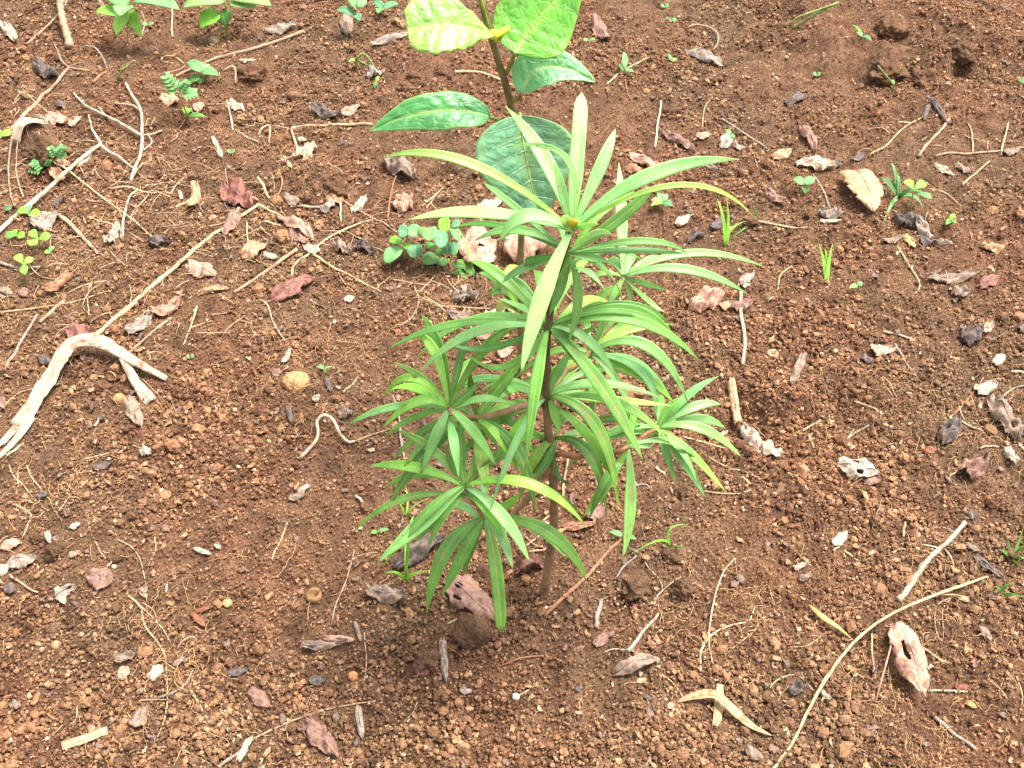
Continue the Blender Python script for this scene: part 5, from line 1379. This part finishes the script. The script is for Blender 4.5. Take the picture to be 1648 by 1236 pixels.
K("grey straw right of the furrow straw", [(1362, 708), (1380, 696), (1398, 686)], 1.6, 'pale', name="straw", cat="straw", branches=[([(1364, 706), (1374, 692)], 1.0)])
K("dark peg below the furrow straw", [(1300, 702), (1308, 724)], 3.0, 'twig', taper=.8)
K("brown twig over the charcoal leaf at right", [(1530, 672), (1556, 646), (1582, 610)], 2.0, 'brown', branches=[([(1562, 640), (1568, 660), (1574, 672)], 1.6)])
K("pale straw right of the charcoal leaf", [(1544, 680), (1560, 688), (1580, 696)], 2.2, 'pale', name="straw", cat="straw")
K("thin root bent under the brown twig at right", [(1542, 656), (1550, 676), (1562, 686)], 1.6, 'root', name="root", cat="root")
K("pale straw left of the white shell-like curl", [(1576, 724), (1590, 720), (1606, 722)], 2.4, 'pale', name="straw", cat="straw")
K("short white straw by the mauve crumpled leaf", [(1522, 772), (1546, 756)], 2.2, 'pale', name="straw", cat="straw")
K("broken white stalk at the right edge", [(1632, 698), (1640, 718), (1654, 736)], 3.0, 'pale', name="straw", cat="straw")
K("white straw at the right edge near the shell-like scrap", [(1626, 600), (1654, 602)], 2.6, 'pale', name="straw", cat="straw", taper=1.0)
K("dark forked twig at the right edge above the large dark leaf", [(1612, 642), (1628, 628), (1654, 622)], 2.0, 'greytwig', branches=[([(1604, 650), (1620, 646), (1632, 636)], 1.6)])
K("pale upright stick right of the sapling", [(1195, 590), (1198, 560, .002), (1193, 524, .004), (1190, 476, .006)], 3.6, 'bark', taper=.9, branches=[([(1196, 588), (1206, 592)], 1.0)])
K("straw lying under the right rosette of strap leaves", [(1098, 704), (1124, 712), (1170, 724)], 1.8, 'straw', name="straw", cat="straw")
K("short pale stick below the right rosette", [(1054, 754), (1070, 766)], 2.6, 'pale', name="straw", cat="straw")
K("grey bent straw right of the hanging strap leaves", [(1022, 784), (1040, 782), (1048, 792)], 2.2, 'greytwig', name="straw", cat="straw")
K("brown peg right of the right rosette", [(1194, 770), (1208, 782)], 3.0, 'tan', name="straw", cat="straw")
K("long thin root below the right rosette", [(1128, 792), (1160, 796), (1190, 796), (1208, 790)], 1.3, 'root', name="root", cat="root")
K("thin root from the grey crumpled leaf at right", [(1140, 738), (1170, 754), (1200, 762), (1232, 780)], 1.4, 'root', name="root", cat="root")
K("pinkish dead stalk standing behind the stem", [(904, 812), (908, 780, .006), (914, 742, .012)], 2.6, 'twig')
K("pale straw behind the stem's foot", [(868, 846), (884, 832), (900, 820)], 2.2, 'pale', name="straw", cat="straw")
K("tan straw left of the stem's foot", [(852, 890), (880, 886)], 2.4, 'straw', name="straw", cat="straw")
K("pinkish thin twig under the lower left rosette", [(836, 858), (856, 876), (876, 884)], 1.8, 'twig')
K("dark scrap of twig lying left of the stem", [(846, 880), (858, 872), (870, 862)], 1.8, 'bark')
K("straw upright on open soil at right", [(1250, 470), (1256, 446, .004), (1274, 430)], 1.3, 'straw', name="straw", cat="straw")

# flat strips
root_ = empty("bark_strip", gp(100, 610))
tag(root_, "large bleached bark strip bent over at the left edge", "bark strip")
OB = np.array(root_.location)
strip(None, [(30, 690, .0), (70, 640, .010), (112, 584, .022), (132, 570, .026), (160, 566, .026)], 27, 25, 'bark', lift=0, curl=.25, name="strip", parent=root_, O=OB, tag_it=False)
strip(None, [(156, 567, .024), (180, 572, .022), (206, 586, .016), (240, 602, .010), (270, 614, .002)], 24, 8, 'bark', lift=0, curl=.22, name="strip", parent=root_, O=OB, tag_it=False)
strip(None, [(36, 682, .002), (14, 706), (-16, 734)], 15, 5, 'bark', lift=0, curl=.3, name="frayed_end", parent=root_, O=OB, tag_it=False)
strip(None, [(52, 676, .002), (28, 710), (-6, 744)], 16, 8, 'bark', lift=0, curl=.3, name="frayed_end", parent=root_, O=OB, tag_it=False)
strip(None, [(46, 684, .003), (22, 702), (4, 720)], 8, 3, 'bark', lift=0, curl=.3, name="frayed_end", parent=root_, O=OB, tag_it=False)
strip(None, [(200, 584, .016), (222, 622, .006), (244, 650, .0)], 10, 20, 'bark', lift=0, curl=.3, name="torn_flap", parent=root_, O=OB, tag_it=False)
strip("pale leaf sheath arched over a clod at the far left", [(28, 238, .008), (36, 218, .016), (48, 208, .016), (70, 202, .006)], 16, 22, 'pale', lift=.001, curl=.06, th=.0006, name="leaf_sheath", cat="leaf sheath")
strip("tan strap-like dry leaf curving at the bottom right of centre", [(1088, 1132), (1116, 1126, .004), (1146, 1128, .010), (1176, 1150, .006), (1206, 1172, .002), (1240, 1186)], 17, 13, 'tan', curl=.16, name="dry_strap_leaf", cat="dead leaf", taper_both=True, twist=.35, th=.0006)
strip("short flat dry strip crossing under the tan strap-like leaf", [(1158, 1104), (1156, 1136), (1152, 1172)], 11, 15, 'straw', curl=.25, lift=.001, name="dry_strip", cat="leaf strip", th=.0006)
strip("narrow yellowish dry leaf left of the long bowed straw", [(1300, 976), (1320, 1000, .004), (1344, 1016, .004), (1370, 1032)], 11, 8, 'gold', curl=.5, name="dry_strap_leaf", cat="dead leaf", taper_both=True, twist=.6, th=.0006)
strip("pale cream flat chip of wood near the bottom left", [(102, 1204), (138, 1192), (175, 1178)], 13, 13, 'straw', curl=.12, lift=.0, name="wood_chip", cat="wood chip", th=.0025)

# clods and stones
C = clod
C("big round brown clod beside the mauve holed leaf", 760, 1030, 62, 50, seed=1, sink=.3, rough=.25)
C("smaller clod left of the standing grey leaf", 690, 1072, 40, 30, seed=2, sink=.35)
C("clod at the left of the sapling's foot", 832, 968, 32, 34, seed=3)
C("clod right of the thin wandering root", 1084, 900, 34, 22, seed=4)
C("clod above the pale stick, right of the sapling's foot", 1100, 956, 36, 34, seed=5)
C("clod under the dark thin twig, right of the sapling's foot", 1024, 948, 52, 26, seed=6)
C("brown clod beside the white chip at the far left", 92, 896, 34, 30, seed=7, sink=.3)
C("red upright clod left of that brown clod", 58, 874, 18, 28, seed=8)
C("clod near the pressed purple leaf, far left", 186, 900, 26, 22, seed=9)
C("flat pale clod at lower left", 86, 1022, 28, 24, seed=10)
C("small pinkish stone below the pale clod", 90, 1042, 16, 14, rgb(196, 140, 108), "stone", "stone", seed=11, rough=.15)
C("tan rounded stone on the soil left of the sapling", 476, 620, 44, 26, rgb(172, 130, 88), "stone", "stone", seed=12, rough=.14)
C("small orange stone left of the tan rounded one at the fork of the bark", 192, 646, 22, 16, rgb(168, 122, 80), "stone", "stone", seed=13, rough=.15)
C("small clod beside the orange stone", 286, 634, 20, 16, seed=14)
C("largest clod on the bank at the top right", 1442, 40, 54, 34, seed=15, rough=.4, sink=.42)
C("rounded clod below the largest on the bank", 1498, 106, 44, 34, seed=16, rough=.36, sink=.42)
C("third clod on the bank, left of the rounded one", 1436, 102, 56, 30, seed=17, rough=.4, sink=.42)
C("clod by the hollow at the right of the bank", 1548, 96, 40, 34, seed=18, rough=.36, sink=.42)
C("clod under the leaf sheath at the far left", 60, 228, 62, 46, seed=19, rough=.4)
C("clod beside the wilted seedling, upper middle", 664, 128, 18, 16, seed=20)
C("clod below it left of the broad leaf", 652, 146, 24, 18, seed=21)
C("small clod right of those two, upper middle", 712, 118, 20, 16, seed=22)
C("clod on the slope right of the bent straw at upper left", 402, 122, 44, 26, seed=23, rough=.4)
C("flat clod at the edge of the mound, upper left", 540, 312, 34, 26, seed=24)
C("orange tan pebble-like clod in the bottom left of centre", 568, 1094, 18, 20, rgb(196, 132, 90), "stone", "stone", seed=28, rough=.16)
C("clod below the right rosette of strap leaves", 1096, 796, 30, 24, seed=29)
C("clod left of the lowest strap leaves", 590, 822, 24, 20, seed=30)
C("tan pebble below the red brown bent leaf", 366, 974, 16, 12, rgb(196, 160, 110), "stone", "stone", seed=31, rough=.15)
C("round white seed on the soil below the sapling", 830, 1126, 13, 15, rgb(236, 222, 206), "seed", "seed", seed=32, rough=.08, sink=.42)
C("tiny cream seed at lower left above the chip", 184, 915, 8, 8, rgb(232, 220, 180), "seed", "seed", seed=33, rough=.08, sink=.42)
C("grey buried stone at the top left between the weeds", 344, 70, 18, 14, rgb(150, 130, 100), "stone", "stone", seed=34, rough=.15)

def husk(label, x, y, d, c):
    """empty round seed cup: a ring with a hollow"""
    p = gp(x, y, .003); r = d * mpp(p) / 2
    prof = [(0.05, -.1), (.34, .0), (.5, .75), (.72, .95), (.95, .7), (1.05, .2), (1.0, -.3)]
    n = 18; V = []; F = []
    for a, b in prof:
        for k in range(n):
            w = 2 * math.pi * k / n
            rr = r * a * (1 + .05 * math.sin(3 * w + x))
            V.append((p[0] + rr * math.cos(w), p[1] + rr * math.sin(w), p[2] + r * b * .62 - .001))
    for i in range(len(prof) - 1):
        for k in range(n):
            F.append((i * n + k, i * n + (k + 1) % n, (i + 1) * n + (k + 1) % n, (i + 1) * n + k))
    F.append(tuple(range(n - 1, -1, -1)))
    occupy(np.array(V))
    tag(mesh_obj("seed_husk", V, F, M_TWIG, None, p, c), label, "seed husk")
husk("round hollow brown seed husk left of the sapling's foot", 506, 960, 26, rgb(132, 98, 66))
husk("pale ring-shaped seed husk on the soil at right", 1243, 572, 19, rgb(176, 146, 112))
# ---------------------------------------------------------------- soil crumbs: far too many to count
def crumbs():
    r = np.random.default_rng(21)
    wide = OCC.copy()
    wide[1:] |= OCC[:-1]; wide[:-1] |= OCC[1:]; wide[:, 1:] |= OCC[:, :-1]; wide[:, :-1] |= OCC[:, 1:]
    X, Y, S, T = [], [], [], []
    for n_, lo, hi, dens in ((200, .007, .013, 2.6), (2200, .0040, .007, 2.2), (26000, .0020, .0040, 1.5), (190000, .0008, .0019, .22)):
        y = .40 + 2.35 * r.random(n_ * 3) ** 1.15
        x = r.uniform(-1, 1, n_ * 3) * (.60 + .38 * y)
        keep = r.random(n_ * 3) < crumbly(x, y) ** dens
        i = np.clip(((x + 2) / .005).astype(int), 0, 799); j = np.clip((y / .005).astype(int), 0, 699)
        occ = (wide if hi > .0030 else OCC)[i, j] & ((hi > .0030) | (r.random(n_ * 3) < .72))
        keep &= ~occ
        x, y = x[keep][:n_], y[keep][:n_]
        X.append(x); Y.append(y)
        S.append(lo + (hi - lo) * r.random(len(x)) ** 1.6)
        T.append(r.random(len(x)) if hi < .006 else r.random(len(x)) * .88)
    X, Y, S, T = map(np.concatenate, (X, Y, S, T))
    Z = hs(X, Y) + .0032 + S * .34 + .0012 * (1 - S / S.max())
    N = len(X)
    me = bpy.data.meshes.new("soil_crumbs")
    me.vertices.add(N)
    me.vertices.foreach_set("co", np.stack([X, Y, Z], -1).astype(np.float32).ravel())
    sc = S[:, None] * r.uniform(.75, 1.2, (N, 3)) * np.array((1.08, 1.0, .78))
    rot = np.stack([r.normal(0, .4, N), r.normal(0, .4, N), r.uniform(0, 6.28, N)], -1)
    for nm, ty, dat in (("scl", 'FLOAT_VECTOR', sc), ("rot", 'FLOAT_VECTOR', rot)):
        a = me.attributes.new(nm, ty, 'POINT'); a.data.foreach_set("vector", dat.astype(np.float32).ravel())
    a = me.attributes.new("tint", 'FLOAT', 'POINT'); a.data.foreach_set("value", T.astype(np.float32))
    a = me.attributes.new("idx", 'INT', 'POINT'); a.data.foreach_set("value", r.integers(0, 6, N).astype(np.int32))
    o = bpy.data.objects.new("soil_crumbs", me)
    COL.objects.link(o)
    me.materials.append(M_CRUMB)
    tag(o, "loose reddish brown soil crumbs strewn over the ground", "soil crumbs", kind="stuff")
    ng = bpy.data.node_groups.new("soil_crumb_scatter", 'GeometryNodeTree')
    ng.interface.new_socket("Geometry", in_out='INPUT', socket_type='NodeSocketGeometry')
    ng.interface.new_socket("Geometry", in_out='OUTPUT', socket_type='NodeSocketGeometry')
    n, l = ng.nodes, ng.links
    gi, go = n.new("NodeGroupInput"), n.new("NodeGroupOutput")
    join = n.new("GeometryNodeJoinGeometry")
    for k in range(6):
        ico = n.new("GeometryNodeMeshIcoSphere"); ico.inputs["Radius"].default_value = 1.0; ico.inputs["Subdivisions"].default_value = 2
        nz = n.new("ShaderNodeTexNoise"); nz.noise_dimensions = '4D'
        nz.inputs["W"].default_value = 3.7 * k; nz.inputs["Scale"].default_value = 1.5 + .15 * k; nz.inputs["Detail"].default_value = 3.0
        nz.inputs["Roughness"].default_value = .6
        sub = n.new("ShaderNodeVectorMath"); sub.operation = 'SUBTRACT'; sub.inputs[1].default_value = (.5, .5, .5)
        l.new(nz.outputs["Color"], sub.inputs[0])
        scl = n.new("ShaderNodeVectorMath"); scl.operation = 'SCALE'; scl.inputs["Scale"].default_value = 1.9
        l.new(sub.outputs[0], scl.inputs[0])
        sp_ = n.new("GeometryNodeSetPosition"); l.new(ico.outputs[0], sp_.inputs["Geometry"]); l.new(scl.outputs[0], sp_.inputs["Offset"])
        sm = n.new("GeometryNodeSetMaterial"); sm.inputs["Material"].default_value = M_CRUMB
        l.new(sp_.outputs[0], sm.inputs["Geometry"])
        g2i = n.new("GeometryNodeGeometryToInstance"); l.new(sm.outputs[0], g2i.inputs[0])
        l.new(g2i.outputs[0], join.inputs[0])
    iop = n.new("GeometryNodeInstanceOnPoints")
    l.new(gi.outputs[0], iop.inputs["Points"]); l.new(join.outputs[0], iop.inputs["Instance"])
    iop.inputs["Pick Instance"].default_value = True
    def attr(nm, ty):
        q = n.new("GeometryNodeInputNamedAttribute"); q.data_type = ty; q.inputs["Name"].default_value = nm
        return [s for s in q.outputs if s.enabled and s.name == "Attribute"][0]
    l.new(attr("idx", 'INT'), iop.inputs["Instance Index"])
    e2r = n.new("FunctionNodeEulerToRotation"); l.new(attr("rot", 'FLOAT_VECTOR'), e2r.inputs[0])
    l.new(e2r.outputs[0], iop.inputs["Rotation"])
    l.new(attr("scl", 'FLOAT_VECTOR'), iop.inputs["Scale"])
    l.new(iop.outputs[0], go.inputs[0])
    md = o.modifiers.new("scatter", 'NODES'); md.node_group = ng
crumbs()

# ---------------------------------------------------------------- hair roots and small dry flecks: uncountable
def rootlets():
    r = np.random.default_rng(5)
    V, F, off = [], [], 0
    dens_spots = [(150, 330, .35), (280, 430, .3), (60, 500, .25), (250, 1050, .12), (1180, 1000, .12), (1520, 1000, .15), (1300, 650, .15), (450, 220, .18),
                  (1530, 700, .15), (1100, 470, .10), (1450, 1150, .15), (90, 780, .12), (700, 480, .12), (500, 560, .15)]
    spots = [(gp(a, b)[:2], c) for a, b, c in dens_spots]
    for k in range(3000):
        if k % 5 > 1:
            c, s = spots[r.integers(len(spots))]
            x, y = c + r.normal(0, s * .5, 2)
        else:
            y = .45 + 2.2 * r.random(); x = r.uniform(-1, 1) * (.55 + .36 * y)
        L = r.uniform(.010, .04) if r.random() < .86 else r.uniform(.04, .09)
        a = r.uniform(0, 6.28); n = int(5 + L / .006)
        w1, w2 = r.normal(0, .28), r.normal(0, .3)
        P = []
        lift = r.uniform(.002, .009)
        for i in range(n):
            P.append((x, y, float(hs(x, y)) + .0032 + lift * math.sin(math.pi * i / (n - 1)) * (1 + .4 * math.sin(i * 1.7))))
            a += w1 * .5 + w2 * math.sin(i * .9 + k) + r.normal(0, .18)
            x += math.cos(a) * L / n; y += math.sin(a) * L / n
        rad = r.uniform(.00028, .0007) * np.linspace(1, .45, n)
        v, f = tube(P, rad, 4)
        V.append(v); F += [tuple(i + off for i in q) for q in f]; off += len(v)
    o = mesh_obj("hair_roots", np.concatenate(V), F, M_TWIG, color=rgb(182, 146, 102))
    tag(o, "fine pale hair roots tangled over the soil", "roots", kind="stuff")

def flecks(name, label, color, n, lo, hi, seed):
    r = np.random.default_rng(seed)
    V, F, off = [], [], 0
    for k in range(n):
        y = .45 + 2.2 * r.random(); x = r.uniform(-1, 1) * (.55 + .36 * y)
        s = r.uniform(lo, hi); e = r.uniform(.3, .9); a = r.uniform(0, 6.28)
        u, v = np.meshgrid(np.linspace(-1, 1, 4), np.linspace(-1, 1, 3), indexing='ij')
        wob = 1 + r.normal(0, .22, u.shape)
        lx, ly = u * s * wob, v * s * e * wob * (1 - .5 * np.abs(u))
        lz = s * (r.uniform(-.5, .8) * v * v + r.uniform(-.3, .5) * u * u + .25 * r.normal(size=u.shape)) + r.normal(0, .25) * lx
        P = np.stack([x + lx * math.cos(a) - ly * math.sin(a), y + lx * math.sin(a) + ly * math.cos(a), lz], -1)
        P[..., 2] += float(hs(x, y)) + .004 - P[..., 2].min() * .6
        vv, ff = thick_grid(P, .0005)
        V.append(vv); F += [tuple(i + off for i in q) for q in ff]; off += len(vv)
    o = mesh_obj(name, np.concatenate(V), F, M_DEAD, color=color)
    tag(o, label, "litter flecks", kind="stuff")
rootlets()

def straws():
    r = np.random.default_rng(9)
    V, F, A, off = [], [], [], 0
    spots = [(gp(a, b)[:2], c) for a, b, c in ((130, 250, .30), (300, 330, .28), (110, 440, .28), (430, 400, .22), (250, 480, .2), (560, 380, .14), (760, 500, .10), (1500, 230, .16), (1480, 380, .12), (1560, 690, .14), (60, 830, .12))]
    for k in range(330):
        c, s_ = spots[min(int(r.exponential(2.6)), len(spots) - 1)]
        x, y = c + r.normal(0, s_ * .55, 2)
        L = r.uniform(.02, .075); a = r.uniform(0, 6.28); n = 7; w = r.normal(0, .10)
        P = []; z0 = r.uniform(0, .004)
        for i in range(n):
            P.append((x, y, float(hs(x, y)) + .0030 + z0 + (.006 * math.sin(math.pi * i / 6) if k % 3 == 0 else 0)))
            a += w + (r.normal(0, .7) if i == 3 and k % 4 == 0 else 0)
            x += math.cos(a) * L / n; y += math.sin(a) * L / n
        v, f = tube(P, r.uniform(.0006, .0014) * np.linspace(1, .7, n), 5, .1, .7)
        V.append(v); F += [tuple(i + off for i in q) for q in f]; off += len(v); A.append(tube_attr(np.array(P), 5))
    o = mesh_obj("straw_tangle", np.concatenate(V), F, M_BARK, color=rgb(176, 150, 116), attr=np.concatenate(A))
    tag(o, "tangle of thin dry straws mixed through the litter", "straw litter", kind="stuff")
straws()
flecks("pale_litter_flecks", "tiny pale flecks of dry plant matter over the soil", rgb(176, 150, 120), 1100, .0016, .0048, 31)
flecks("grey_litter_flecks", "tiny grey brown scraps of rotted leaf over the soil", rgb(112, 92, 80), 900, .0025, .0075, 32)
flecks("tan_litter_flecks", "tiny tan scraps of dry leaf over the soil", rgb(160, 118, 84), 1000, .0020, .0070, 33)
